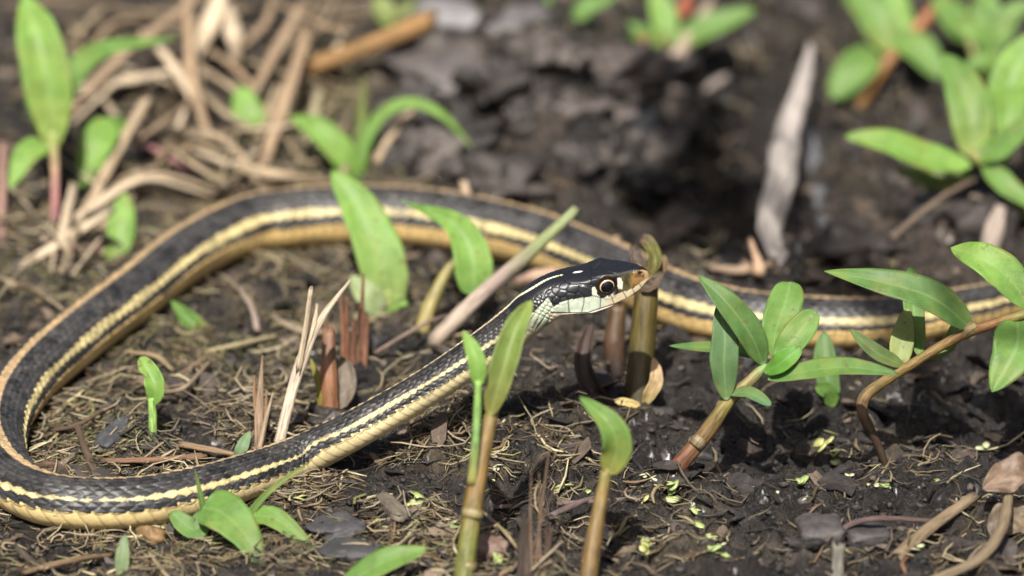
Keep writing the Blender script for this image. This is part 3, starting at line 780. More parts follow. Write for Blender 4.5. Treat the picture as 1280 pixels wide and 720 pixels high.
def lump(name, px, py, rx, ry, rz, col, mat, label, cat, group=None, rot=0.0, lift=.3, seed=0, rough=.35, n=18, m=24, box=2.0, tilt=0.0):
    """irregular rounded or angular lump; sizes in millimetres"""
    p = G(px, py)
    th = np.linspace(.02, math.pi - .02, n); ph = np.linspace(0, 2 * np.pi, m, endpoint=False)
    d = np.stack([np.sin(th)[:, None] * np.cos(ph), np.sin(th)[:, None] * np.sin(ph), np.cos(th)[:, None] * np.ones(m)], -1)
    e = 2.0 / box
    d = np.sign(d) * np.abs(d) ** e
    k = 1 + rough * 1.6 * (gn(d[..., 0] * 1.3 + seed, d[..., 1] * 1.3 + d[..., 2] * 1.1 + seed * 2, seed) + .5 * gn(d[..., 0] * 3 + seed, d[..., 1] * 3 - d[..., 2] * 2.4, seed + 1) + .3 * gn(d[..., 0] * 8 + seed, d[..., 1] * 7 - d[..., 2] * 8, seed + 2))
    V = d * k[..., None] * np.array([rx, ry, rz]) * .001
    ct, st_ = math.cos(tilt), math.sin(tilt)
    V = np.stack([V[..., 0] * ct - V[..., 2] * st_, V[..., 1], V[..., 0] * st_ + V[..., 2] * ct], -1)
    c_, s_ = math.cos(rot), math.sin(rot)
    V = np.stack([V[..., 0] * c_ - V[..., 1] * s_, V[..., 0] * s_ + V[..., 1] * c_, V[..., 2]], -1) + p + np.array([0, 0, rz * lift * .001])
    V = V.reshape(-1, 3)
    V2 = np.vstack([V, V[:m].mean(0), V[-m:].mean(0)])
    j = np.arange(m)
    tri = np.concatenate([np.stack([np.full(m, n * m), j, (j + 1) % m], 1), np.stack([np.full(m, n * m + 1), (n - 1) * m + (j + 1) % m, (n - 1) * m + j], 1)])
    o = mesh_obj(name, V2, [grid_faces(n, m)[:, ::-1], tri], col, mat, loc=p, uv=np.stack([V2[:, 0] * 120, V2[:, 1] * 120], 1))
    return tag(o, label, cat, group)

GR1, GR2, GR3, GRY, GRD = (.225, .395, .085), (.16, .30, .07), (.115, .225, .065), (.30, .38, .10), (.05, .12, .03)
PINK, OLIVE, BROWNST, RED = (.42, .16, .19), (.16, .15, .035), (.27, .14, .045), (.22, .055, .03)
STRAW, STRAW2, PALE, GREYW = (.46, .345, .23), (.36, .25, .16), (.58, .46, .33), (.33, .28, .25)

# ------------------------------------------------------------------ plants, left side
r, d = plant('seedling', 'tall green seedling with pink stem beside the pile of straw', (68, 280))
rod('stem', [(68, 280, 0), (69, 225, -1), (66, 165, -2)], [5.5, 5, 7], [PINK, (.5, .27, .22), GRY], M_STEM, parent=r, depth=d, jag=0, flat=1)
leaf(r, d, [(67, 190, -2), (62, 120, -4), (48, 50, -2), (30, -8, 4)], 31, [GRY, GR1, GR1], a=.75, b=.62, fold=.35)
leaf(r, d, [(70, 160, 2), (92, 95, 8), (130, 62, 14), (222, 48, 22)], 15, GR2, a=.6, b=.7)
leaf(r, d, [(58, 182, -2), (34, 192, -6), (12, 236, -10)], 16, GR1, a=.5, b=.6)
leaf(r, d, [(58, 176, 4), (44, 130, 8), (30, 78, 12)], 13, GRD, a=.6, b=.7)
r, d = plant('seedling', 'low seedling whose drooping oval leaf hangs among the straws', (135, 240))
rod('stem', [(135, 240, 0), (140, 190, 2), (138, 150, 0)], [4, 4, 3], [PINK, GR2], M_STEM, parent=r, depth=d, jag=0, flat=1)
leaf(r, d, [(138, 148, 0), (120, 178, -6), (103, 234, -8)], 23, GR1, a=.5, b=.55, fold=.15)
leaf(r, d, [(138, 150, 0), (150, 158, 3), (158, 178, 4)], 10, GR2, a=.5, b=.55)
r, d = plant('seedling', 'small seedling with upright oval leaf on a magenta creeping stem', (132, 318))
rod('runner', [(70, 312, -1), (100, 310, -2), (135, 315, -1)], [4.5, 4, 4], (.40, .09, .17), M_STEM, parent=r, depth=d, jag=0, flat=1)
rod('stem', [(132, 316, 0), (148, 318, 0), (150, 312, 0)], [4, 3.5, 3], [PINK, GR2], M_STEM, parent=r, depth=d, jag=0, flat=1)
leaf(r, d, [(150, 318, 0), (152, 282, 2), (157, 240, 6)], 18, GR1, a=.55, b=.55, fold=.2)
leaf(r, d, [(128, 312, -2), (145, 322, -4), (160, 330, -6)], 8, GR1, a=.5, b=.55, up=1.2)
r, d = plant('seedling', 'single glossy oval leaf on a short stalk amid straws', (318, 178))
rod('stem', [(318, 178, 0), (317, 168, 0), (316, 160, 0)], [3, 3, 3], OLIVE, M_STEM, parent=r, depth=d, jag=0, flat=1)
leaf(r, d, [(318, 174, 0), (311, 145, -1), (300, 108, 3)], 21, [GRY, GR1, GR1], a=.35, b=.4, fold=.1)
r, d = plant('grass_tuft', 'grass tuft with one arching blade behind the snake loop', (452, 228))
leaf(r, d, [(452, 230, 0), (430, 195, -4), (398, 162, -4), (362, 146, 0)], 18, GR1, name='blade', a=.6, b=.6)
leaf(r, d, [(448, 228, 0), (458, 175, 2), (480, 142, 3), (515, 129, 4), (555, 146, 4), (590, 185, 4)], 8, [GR2, GR1, GR1], name='blade', a=.3, b=.5, fold=.5)
leaf(r, d, [(452, 230, 2), (452, 160, 6), (455, 92, 10)], 8, [GR2, OLIVE], name='blade', a=.3, b=.6, fold=.5)
r, d = plant('sprout', 'broad upright leaf in front of the snake\'s far coil', (484, 398))
rod('stem', [(484, 400, 0), (486, 385, 0), (484, 365, 0)], [6, 6, 6], [RED, GRY], M_STEM, parent=r, depth=d, jag=0, flat=1)
leaf(r, d, [(486, 388, 0), (478, 330, -1), (452, 265, 2), (414, 212, 6)], 30, [(.34, .42, .16), GR1, GR1], a=.38, b=.5, fold=.16)
leaf(r, d, [(480, 392, -2), (462, 372, -4), (438, 345, -3)], 17, (.34, .42, .22), a=.5, b=.5)
leaf(r, d, [(484, 390, -3), (500, 378, -5), (512, 380, -5)], 8, GR1, a=.5, b=.6)
r, d = plant('sprout', 'olive stalk with a bent glossy leaf arching over beside the dry stalk', (526, 415))
rod('stem', [(526, 416, 0), (540, 376, 1), (562, 335, 3), (585, 318, 4)], [10, 9, 7, 4], [(.30, .24, .08), OLIVE], M_STEM, parent=r, depth=d, jag=0, flat=1)
leaf(r, d, [(592, 370, -2), (591, 325, -2), (568, 280, 2), (500, 250, 10)], 24, [GR2, GR1, GR1, GR2], a=.42, b=.85, fold=.3, up=.3)
r, d = plant('sprout', 'little bright sprout with notched leaf inside the snake loop', (190, 555))
rod('stem', [(190, 556, 0), (191, 525, 0), (189, 498, 0)], [6, 5.5, 5], [(.20, .30, .07), GR1], M_STEM, parent=r, depth=d, jag=0, flat=1)
leaf(r, d, [(190, 508, 0), (194, 485, -1), (186, 465, 0), (175, 446, 2)], 13, GR1, a=.5, b=.4, notch=.5, fold=.3)
r, d = plant('leaf_bud', 'pointed green bud lying against the inner side of the coil', (257, 420))
leaf(r, d, [(260, 422, 0), (238, 402, 0), (214, 376, 3)], 11, [(.40, .38, .12), GR2, GR2], name='leaf', a=.5, b=.6, fold=.6)
r, d = plant('leaf_bud', 'small pale green leaf tip behind the near coil beside brown splinters', (300, 572))
leaf(r, d, [(297, 574, 0), (304, 556, 0), (313, 539, 2)], 8, (.20, .30, .16), a=.5, b=.6)
r, d = plant('creeping_weed', 'creeping weed with broad leaf and thin spike in front of the near coil', (258, 668))
rod('stem', [(258, 668, 0), (257, 650, -2), (256, 638, -3)], [3.5, 3, 3], [RED, OLIVE], M_STEM, parent=r, depth=d, jag=0, flat=1)
leaf(r, d, [(258, 660, -3), (252, 625, -4), (243, 584, -3)], 5, [GR2, (.13, .19, .05)], name='spike', a=.2, b=.7, fold=.7)
leaf(r, d, [(254, 634, -6), (276, 640, -9), (306, 668, -13), (333, 717, -17)], 29, [GR2, GR2, GR3], a=.30, b=.6, up=.9, fold=.12)
leaf(r, d, [(257, 640, -5), (243, 662, -7), (213, 640, -6)], 15, [GR3, GR2], a=.4, b=.35, up=.8, fold=.15)
r, d = plant('creeping_weed', 'creeping weed with slanting thin blade crossing the pale belly', (322, 662))
leaf(r, d, [(316, 645, -3), (346, 650, -6), (396, 690, -10)], 15, [GR1, GR2, GR3], a=.45, b=.6, up=.9)
leaf(r, d, [(320, 660, 0), (316, 640, -2), (340, 612, -4), (388, 577, -6)], 5, [GR2, (.24, .30, .10)], name='blade', a=.25, b=.5, fold=.5)
r, d = plant('leaf_bud', 'tiny pale upright leaf below the snake beside the brown seed husk', (153, 722))
leaf(r, d, [(152, 724, 0), (153, 697, -1), (156, 668, 0)], 9, (.26, .34, .19), a=.5, b=.5)
r, d = plant('leaf_bud', 'green leaf lying low in front of the middle stalk', (425, 730))
leaf(r, d, [(425, 735, 0), (478, 704, -2), (534, 686, -2)], 18, GR2, a=.5, b=.5, up=1.1)
# tall shoots in front of the neck
r, d = plant('shoot', 'tall brown jointed shoot with twin leaves crossing the snake\'s neck', (577, 735))
rod('stem', [(577, 740, 0), (585, 680, 1), (593, 620, 2), (606, 555, 3), (621, 490, 4)], [13.5, 13, 12, 9.5, 7.5], [(.12, .12, .03), (.15, .16, .035), (.19, .12, .035), (.21, .13, .04), (.27, .21, .07)], M_STEM, parent=r, depth=d, jag=0, flat=1, n=36, m=16)
for cx_, cy_ in ((583, 706), (591, 641)):
    rod('node', [(cx_ - 1, cy_ + 5, .6), (cx_, cy_, .6), (cx_ + 1, cy_ - 5, .6)], [13, 13.9, 12.6], [(.22, .19, .07), (.30, .25, .12), (.19, .14, .05)], M_STEM, parent=r, depth=d, jag=0, flat=1, m=16)
leaf(r, d, [(612, 520, 2), (628, 465, 1), (645, 412, 3), (665, 375, 8)], 17, [(.28, .26, .08), (.20, .30, .08), GRY], a=.5, b=.55, fold=.7, camw=1.0)
rod('side_stem', [(590, 605, 1), (595, 545, -2), (598, 476, -3)], [7, 5.5, 4.5], [(.30, .26, .08), (.17, .30, .09), GR1], M_STEM, parent=r, depth=d, jag=0, flat=1)
leaf(r, d, [(598, 482, -3), (595, 448, -4), (579, 413, -1)], 11.5, GR1, a=.5, b=.55, fold=.35)
r, d = plant('shoot', 'short brown shoot topped by a curled green leaf below the snake\'s chin', (733, 735))
rod('stem', [(733, 740, 0), (742, 675, 1), (753, 615, 2), (761, 572, 2)], [12, 10.5, 8, 7], [(.13, .085, .03), (.18, .11, .035), (.20, .14, .04), (.22, .23, .06)], M_STEM, parent=r, depth=d, jag=0, flat=1, n=28, m=16)
leaf(r, d, [(761, 592, 1), (771, 560, -1), (760, 528, -2), (724, 496, 2)], 19, [(.30, .28, .07), GR2, GR2], a=.45, b=.6, fold=.45)
# cut stalk at the snout
r, d = plant('cut_stalk', 'thick olive cut stalk with crumpled top right behind the snake\'s snout', (797, 514))
rod('stem', [(797, 518, 0), (801, 450, 0), (807, 380, 0), (810, 345, 0)], [18, 16.5, 15.5, 14], [(.030, .023, .010), (.075, .058, .013), (.09, .066, .016), (.12, .065, .032)], M_STEM, parent=r, depth=d, jag=0, flat=1, n=30, m=18)  # stalk colour darkened to stand in for shade on it
leaf(r, d, [(800, 362, -3), (816, 356, -4), (829, 340, -4)], 8, [(.07, .045, .02), (.10, .065, .04)], name='torn_sheath', a=.4, b=.4, fold=.6)
leaf(r, d, [(806, 346, 0), (796, 325, 2), (790, 306, 3)], 8, [(.07, .045, .02), (.09, .06, .05)], name='torn_sheath', a=.4, b=.35, fold=.8)
leaf(r, d, [(810, 350, -2), (819, 325, -2), (810, 304, 1), (800, 300, 2)], 9, [(.10, .08, .02), (.10, .10, .015), (.11, .06, .05)], name='torn_sheath', a=.4, b=.35, fold=.8)
leaf(r, d, [(812, 352, 0), (826, 336, 1), (829, 318, 2)], 8, [(.13, .08, .03), (.17, .11, .06)], name='torn_sheath', a=.4, b=.35, fold=.8)
leaf(r, d, [(804, 508, -4), (820, 478, -6), (817, 446, -5)], 9, [(.28, .22, .08), (.50, .34, .20)], name='dry_sheath', a=.5, b=.5, fold=.6)
leaf(r, d, [(800, 508, -6), (782, 503, -8), (768, 502, -9)], 6, (.52, .40, .16), name='dry_sheath', a=.5, b=.5, fold=.4)
r, d = plant('cut_stalk', 'blunt reddish stalk stub beneath the snake\'s chin', (770, 470))
rod('stem', [(772, 472, 0), (768, 430, 0), (772, 384, 0)], [12, 14, 11], [(.015, .010, .008), (.07, .036, .018), (.10, .058, .026)], M_STEM, parent=r, depth=d, jag=.3, flat=1, m=14)
r, d = plant('dead_leaf', 'dark curled dead leaf around the reddish stub', (752, 508), cat='leaf')
leaf(r, d, [(770, 512, 0), (740, 490, -3), (728, 450, -3), (740, 404, 2)], 12, [(.02, .015, .013), (.035, .022, .017), (.06, .035, .028)], name='blade', a=.4, b=.4, fold=.8)

# ------------------------------------------------------------------ plants, right side
r, d = plant('leafy_weed', 'leafy weed on slanting red-brown stem in front of the snake\'s far body', (836, 596))
rod('stem', [(834, 598, 0), (880, 545, -2), (912, 500, -4), (940, 474, -5), (958, 455, -5)], [11.5, 10.5, 8.5, 7, 5.5], [(.13, .035, .025), (.17, .10, .04), (.20, .17, .05), (.25, .20, .08), GR2], M_STEM, parent=r, depth=d, jag=0, flat=1, n=30, m=14)
for cx_, cy_ in ((873, 552), (906, 507)):
    rod('node', [(cx_ - 4, cy_ + 5, -3), (cx_, cy_, -3), (cx_ + 4, cy_ - 5, -3)], [9.6, 10.6, 9.0], [(.15, .11, .05), (.18, .14, .08), (.17, .13, .05)], M_STEM, parent=r, depth=d, jag=0, flat=1, m=14)
leaf(r, d, [(954, 456, -6), (938, 418, -10), (908, 378, -12), (872, 343, -10)], 18, GR3, a=.6, b=.62, up=.6)
leaf(r, d, [(908, 500, -6), (905, 455, -8), (906, 420, -8), (898, 380, -6)], 18, [(.12, .22, .09), (.11, .21, .085)], a=.55, b=.5, up=.3)
leaf(r, d, [(966, 446, -4), (970, 412, 2), (982, 378, 6), (988, 352, 10)], 22, GR2, a=.7, b=.35, up=.4)
leaf(r, d, [(968, 452, -6), (992, 424, -6), (1020, 388, -3)], 19, GR2, a=.7, b=.4, up=.5)
leaf(r, d, [(956, 466, -8), (978, 452, -12), (1001, 433, -12)], 13, (.13, .33, .05), a=.6, b=.4, up=.4)
leaf(r, d, [(960, 474, -8), (1008, 464, -14), (1060, 459, -18), (1124, 467, -22)], 15, [(.16, .30, .10), GR2, GR3], a=.6, b=.55, up=1.0)
leaf(r, d, [(912, 493, -6), (936, 491, -10), (964, 507, -14)], 9, (.10, .23, .10), a=.6, b=.4, up=1.0)
leaf(r, d, [(952, 446, 4), (905, 436, 8), (836, 432, 14)], 10, GR3, a=.5, b=.5, up=1.2)
r, d = plant('sprout', 'shaded upright sprout between the two leafy weeds', (1040, 506))
leaf(r, d, [(1042, 508, 0), (1032, 460, 1), (1030, 414, 4)], 15, GR3, a=.5, b=.45, up=.3)
leaf(r, d, [(1042, 508, -2), (1034, 490, -5), (1018, 484, -7)], 11, GR2, a=.5, b=.4, up=.3)
r, d = plant('leafy_weed', 'sprawling weed on long orange-brown stem over the snake\'s tail end', (1112, 592))
rod('stem', [(1112, 594, 0), (1096, 552, -2), (1080, 522, -4), (1079, 500, -5), (1096, 483, -6), (1142, 454, -9), (1200, 420, -12), (1264, 398, -16), (1330, 380, -20)], [4.5, 5, 6.5, 8, 7, 6.5, 6.5, 6, 6], [(.04, .025, .015), (.05, .03, .017), (.18, .11, .06), (.19, .13, .04), (.20, .13, .04), (.22, .10, .035), GR2], M_STEM, parent=r, depth=d, jag=0, flat=1, n=50, m=12)
rod('node', [(1206, 418, -12), (1212, 412, -13), (1220, 408, -13)], [7.4, 8.8, 7], [(.20, .15, .05), (.24, .18, .08), (.2, .18, .06)], M_STEM, parent=r, depth=d, jag=0, flat=1, m=12)
leaf(r, d, [(1214, 410, -13), (1165, 372, -16), (1100, 352, -16), (1030, 339, -12)], 22, [GR3, GR3, GR3, GR2], a=.55, b=.7, up=.7)
leaf(r, d, [(1290, 385, -16), (1258, 345, -16), (1225, 322, -15), (1188, 309, -10)], 24, [GR2, GR1, GR1], a=.5, b=.55, up=.6)
leaf(r, d, [(1272, 398, -16), (1270, 435, -22), (1240, 490, -26)], 30, GR2, a=.45, b=.55, up=.6)
leaf(r, d, [(1150, 446, -2), (1142, 385, 4), (1138, 333, 8)], 13, GR2, a=.5, b=.4, up=.3)
leaf(r, d, [(1122, 462, -4), (1128, 425, -2), (1135, 384, 2)], 15, (.30, .36, .14), a=.5, b=.5, up=.3)
leaf(r, d, [(1130, 458, -8), (1095, 440, -10), (1062, 412, -10)], 10, (.13, .20, .07), a=.5, b=.5, up=.6)
leaf(r, d, [(1160, 448, -6), (1186, 430, -4), (1196, 400, 0)], 10, (.20, .26, .08), a=.5, b=.5, up=.4)
r, d = plant('leafy_weed', 'bright weed with long pointed leaves at the back beside the grey driftwood', (1300, 285))
rod('stem', [(1302, 287, 0), (1255, 228, -2), (1214, 190, -3)], [10, 9, 7], [(.22, .2, .05), (.22, .22, .06)], M_STEM, parent=r, depth=d, jag=0, flat=1)
leaf(r, d, [(1214, 206, -3), (1155, 196, -6), (1108, 178, -8), (1056, 170, -8)], 22, GR1, a=.5, b=.55, up=1.0)
leaf(r, d, [(1216, 196, -3), (1214, 150, -2), (1202, 105, 2), (1180, 68, 8)], 27, [GRY, GR2, GR2], a=.45, b=.5, up=.4)
leaf(r, d, [(1222, 198, -4), (1252, 182, -6), (1300, 140, -8)], 17, GR2, a=.5, b=.5, up=.8)
leaf(r, d, [(1230, 205, -4), (1258, 232, -8), (1300, 262, -10)], 15, GR2, a=.5, b=.5, up=.8)
leaf(r, d, [(1252, 215, 2), (1262, 140, 6), (1262, 100, 6), (1292, 40, 10)], 26, GR1, a=.9, b=.5, up=.4)
r, d = plant('leafy_weed', 'weed with rounded leaves on an orange-brown stem against the dark hollow', (1066, 140))
rod('stem', [(1066, 142, 0), (1092, 100, 0), (1118, 68, 2), (1185, -8, 6)], [10, 9, 8, 7], [(.20, .11, .03), (.26, .12, .03), (.32, .10, .03)], M_STEM, parent=r, depth=d, jag=0, flat=1)
leaf(r, d, [(1096, 66, 0), (1070, 86, -4), (1040, 122, -6)], 23, GR2, a=.45, b=.35, up=.5)
leaf(r, d, [(1112, 66, 2), (1094, 20, 4), (1052, -22, 10)], 24, [GRY, GR2, GR2], a=.5, b=.5, up=.5)
leaf(r, d, [(1116, 48, 2), (1150, 62, -2), (1176, 98, -4)], 20, GR2, a=.5, b=.45, up=.5)
leaf(r, d, [(1136, 50, 4), (1120, 10, 6), (1118, -20, 8)], 18, GR1, a=.5, b=.5, up=.4)
r, d = plant('leafy_weed', 'soft green weed behind the orange-brown stem at the back', (1235, 110))
rod('stem', [(1235, 112, 0), (1215, 60, 2), (1200, 5, 4)], [5, 5, 4], [(.26, .12, .04), GR2], M_STEM, parent=r, depth=d, jag=0, flat=1)
leaf(r, d, [(1212, 50, 2), (1195, 25, 0), (1165, -5, 0)], 20, GR2, a=.5, b=.5)
leaf(r, d, [(1214, 55, 2), (1228, 20, 4), (1240, -18, 6)], 18, GR2, a=.5, b=.5)
leaf(r, d, [(1222, 85, 0), (1240, 62, -2), (1272, 25, -2)], 13, GR2, a=.5, b=.5)
leaf(r, d, [(1220, 80, 0), (1235, 95, -4), (1240, 118, -4)], 8, (.14, .22, .05), a=.5, b=.5)
r, d = plant('leafy_weed', 'crowded soft green weed behind the bright long-leaved weed', (1262, 165))
rod('stem', [(1262, 166, 0), (1250, 110, 2), (1246, 40, 4)], [5, 5, 4], [(.24, .12, .05), GR2], M_STEM, parent=r, depth=d, jag=0, flat=1)
for pts, hw in (([(1248, 60, 2), (1222, 40, 0), (1196, 36, 0)], 12), ([(1247, 50, 2), (1262, 20, 3), (1292, 2, 4)], 14), ([(1250, 90, 0), (1232, 76, -2), (1205, 84, -3)], 11), ([(1252, 112, 0), (1272, 96, -2), (1300, 98, -2)], 13), ([(1246, 42, 3), (1240, 12, 5), (1222, -14, 6)], 12), ([(1256, 140, 0), (1236, 136, -2), (1222, 150, -4)], 9)):
    leaf(r, d, pts, hw, GR2, a=.5, b=.5, up=.6)
r, d = plant('leafy_weed', 'low yellowish weed under the bright long-leaved weed', (1188, 262))
rod('stem', [(1188, 263, 0), (1184, 245, 0), (1176, 232, 0)], [4, 4, 3], [(.2, .1, .05), (.22, .2, .06)], M_STEM, parent=r, depth=d, jag=0, flat=1)
for pts, hw in (([(1178, 236, 0), (1150, 222, -2), (1118, 214, -2)], 11), ([(1180, 240, 0), (1200, 222, -2), (1226, 224, -3)], 10), ([(1178, 236, 0), (1168, 215, 2), (1150, 200, 3)], 9)):
    leaf(r, d, pts, hw, (.17, .22, .06), a=.5, b=.5, up=.8)
r, d = plant('seedling', 'blurred seedling at the back beside the tan split stick', (835, 78))
rod('stem', [(835, 80, 0), (832, 55, 0), (828, 40, 0)], [4, 4, 4], [RED, OLIVE], M_STEM, parent=r, depth=d, jag=0, flat=1)
leaf(r, d, [(832, 62, 0), (830, 20, 2), (815, -14, 4)], 17, GR1, a=.6, b=.5)
leaf(r, d, [(838, 60, -2), (880, 36, -4), (945, 12, -4)], 17, GR2, a=.6, b=.5, up=.7)
leaf(r, d, [(826, 55, 0), (795, 40, -2), (742, 26, -2)], 12, GR2, a=.5, b=.5, up=.7)
leaf(r, d, [(815, 60, -3), (806, 52, -4), (800, 44, -4)], 6, (.42, .07, .05), a=.5, b=.5)
leaf(r, d, [(850, 20, 2), (858, 4, 2), (862, -10, 2)], 8, (.45, .10, .06), a=.5, b=.5)
r, d = plant('seedling', 'tiny yellow-green seedling behind the orange stick', (486, 30))
leaf(r, d, [(488, 32, 0), (480, 12, 0), (470, -6, 2)], 14, (.26, .32, .10), a=.5, b=.5)
leaf(r, d, [(490, 32, 0), (508, 16, 0), (520, 2, 2)], 11, (.26, .32, .10), a=.5, b=.5)
r, d = plant('seedling', 'tiny green seedling behind the lilac-grey slab', (720, 24))
leaf(r, d, [(722, 26, 0), (735, 8, 0), (770, -4, 2)], 12, GR2, a=.5, b=.5)
leaf(r, d, [(720, 26, 0), (700, 8, 0), (680, -4, 2)], 9, GR2, a=.5, b=.5)

# ------------------------------------------------------------------ straws and sticks
SG = 'dry straws heaped behind the snake loop'
SL = 'loose dry tan straw in the heap behind the snake loop'
STRAW_LABELS = {
    (96, 290): 'long straight tan straw leaning beside the drooping oval leaf',
    (84, 140): 'long brown straw slanting behind the tall green seedling',
    (234, -5): 'upright brown straw standing in the middle of the straw heap',
    (216, 164): 'tan straw with a sharp bend ending at the far coil',
    (112, 108): 'short fat pale straw husk beside the tall green seedling',
    (384, 40): 'thick brown straw sloping down to the far coil right of the oval leaf',
    (374, 12): 'thick brown straw above the single glossy oval leaf',
    (276, -8): 'broad pale straw sheath at the top of the straw heap',
    (286, 12): 'narrower pale straw sheath beside the broad pale one',
    (60, 296): 'long curved pale straw arching over the magenta creeping stem',
    (174, 176): 'short pinkish-purple stem piece among the straws',
    (4, 178): 'pinkish upright straw left of the tall green seedling',
    (90, 330): 'short pale straw crossing another beside the magenta creeping stem',
    (30, 330): 'fat pale straw lying beneath the crossing straw by the magenta stem',
    (470, 200): 'tan straw bit under the arching grass blade',
    (400, 110): 'yellowish-grey straw left of the grass tuft'}
for pts, rp, c in (
    ([(96, 290, 2), (140, 200, 12), (186, 118, 20)], [9, 9, 8], STRAW),
    ([(84, 140, 6), (160, 62, 16), (250, -4, 22)], [10, 11, 10], STRAW2),
    ([(234, -5, 24), (240, 90, 14), (258, 165, 5)], [8, 8, 7], STRAW2),
    ([(216, 164, 6), (262, 166, 10), (300, 192, 8), (328, 238, 2)], [7, 8, 8, 8], STRAW),
    ([(112, 108, 8), (160, 100, 10), (210, 90, 10)], [11, 15, 9], PALE),
    ([(384, 40, 20), (355, 130, 12), (328, 206, 3)], [9, 10, 10], STRAW2),
    ([(374, 12, 22), (345, 62, 16), (316, 118, 10)], [9, 10, 9], STRAW2),
    ([(276, -8, 20), (262, 30, 16), (246, 66, 10)], [13, 17, 10], PALE),
    ([(286, 12, 18), (292, 42, 16), (296, 72, 10)], [10, 14, 9], PALE),
    ([(60, 296, 1), (110, 262, 4), (180, 224, 8), (262, 244, 2)], [8, 10, 10, 7], PALE),
    ([(176, 172, 10), (210, 148, 12), (242, 122, 10)], [6, 6, 6], STRAW2),
    ([(130, 236, 3), (200, 218, 8), (270, 238, 4)], [8, 9, 8], STRAW),
    ([(300, 206, 5), (345, 218, 5), (400, 222, 3)], [12, 16, 9], STRAW),
    ([(174, 176, 4), (205, 192, 5), (236, 212, 3)], [6, 7, 5], (.38, .17, .18)),
    ([(4, 178, 16), (3, 240, 8), (1, 304, 0)], [5, 6, 6], (.40, .24, .20)),
    ([(150, 8, 10), (60, 2, 14), (10, 6, 12)], [6, 7, 6], (.30, .22, .14)),
    ([(260, 60, 9), (300, 90, 9), (330, 130, 4)], [6, 7, 6], STRAW2),
    ([(180, 40, 10), (215, 80, 12), (245, 130, 6)], [7, 9, 8], PALE),
    ([(350, 6, 10), (400, 30, 12), (440, 40, 8)], [7, 8, 7], STRAW2),
    ([(90, 330, 0), (80, 290, 6), (92, 232, 12)], [8, 8, 6], PALE),
    ([(30, 330, 1), (80, 300, 4), (130, 268, 8)], [9, 12, 8], PALE),
    ([(250, 190, 3), (290, 205, 6), (320, 190, 6)], [8, 11, 7], PALE),
    ([(470, 200, 2), (490, 165, 8), (512, 140, 10)], [7, 9, 6], STRAW),
    ([(196, 20, 6), (140, 30, 8), (110, 70, 3)], [5, 6, 5], STRAW2),
    ([(300, 60, 4), (330, 30, 8), (344, -6, 12)], [6, 7, 6], STRAW2),
    ([(210, 210, 2), (250, 180, 4), (300, 160, 4)], [5, 6, 5], STRAW2),
    ([(120, 290, 1), (160, 250, 3), (176, 214, 6)], [6, 7, 5], STRAW),
    ([(400, 110, 4), (390, 150, 6), (372, 200, 2)], [6, 8, 6], (.40, .34, .22)),
    ([(20, 120, 4), (60, 90, 8), (110, 40, 10)], [6, 6, 5], (.26, .18, .11)),
    ([(280, 240, 1), (330, 232, 3), (420, 226, 3)], [5, 6, 5], STRAW2)):
    cc = np.array(c) * random.uniform(.85, 1.15)
    rod('straw', pts, [q_ * .82 for q_ in rp], [cc * .9, cc * 1.05, cc * .85], M_STRAW, STRAW_LABELS.get(pts[0][:2], SL), 'straw', SG, flat=.45, jag=1.4, knob=.1)
rx_ = random.Random(5)
for k in range(80):
    x0, y0 = (rx_.uniform(90, 430), rx_.uniform(-5, 225)) if k < 58 else (rx_.uniform(-10, 140), rx_.uniform(180, 400))
    a = rx_.choice([rx_.uniform(-1.3, -.7), rx_.uniform(.2, .9), rx_.uniform(-.4, .3)]); L = rx_.uniform(45, 120)
    dx, dy = math.cos(a) * L, math.sin(a) * L
    w_ = rx_.uniform(1.6, 6) if k < 58 else rx_.uniform(1.5, 3.5)
    cc = np.array(rx_.choice([STRAW, STRAW2, PALE, (.40, .31, .20)])) * rx_.uniform(.7, 1.1)
    rod('straw', [(x0 - dx / 2, y0 - dy / 2, rx_.uniform(1, 9)), (x0 + rx_.uniform(-6, 6), y0 + rx_.uniform(-4, 4), rx_.uniform(4, 9)), (x0 + dx / 2, y0 + dy / 2, rx_.uniform(1, 9))], [w_, w_ * 1.1, w_ * .8], [cc * .85, cc * 1.1, cc * .9], M_STRAW, SL if k < 58 else 'thin broken straw on the mossy soil outside the far coil', 'straw', SG if k < 58 else 'thin straws on the mossy soil', flat=.4, jag=1.4, knob=.1)
rod('stick', [(394, 82, 10), (460, 58, 14), (532, 28, 16)], [13, 13, 14], [(.27, .155, .06), (.32, .18, .065)], M_WOOD, 'thick broken orange-brown stick behind the straw heap', 'stick', flat=.9, m=14)
rod('driftwood', [(980, 335, 1), (962, 285, 6), (978, 220, 10), (985, 165, 11), (1003, 105, 14), (1014, 56, 18)], [11, 17, 19, 12, 4], [(.38, .34, .31), (.46, .41, .37), (.42, .37, .34)], M_WOOD, 'pale grey weathered driftwood stick pointing away across the hollow', 'stick', flat=.45, m=16, n=40, knob=.15, jag=1.5, flatz=True)
rod('driftwood', [(1032, 282, 1), (1022, 222, 5), (1010, 160, 10)], [11, 12, 8], (.13, .13, .14), M_WOOD, 'thin dark grey stick lying behind the pale driftwood', 'stick', flat=.5)
rod('stick', [(828, 108, 4), (848, 70, 10), (888, 6, 16)], [14, 13, 9], (.46, .36, .27), M_WOOD, 'tan split stick at the back beside the blurred seedling', 'stick', flat=.6)
rod('stick', [(838, 112, 3), (872, 114, 6), (904, 98, 6)], [8, 8, 6], (.34, .28, .25), M_WOOD, 'short grey twig lying at the foot of the tan split stick', 'stick', flat=.6)
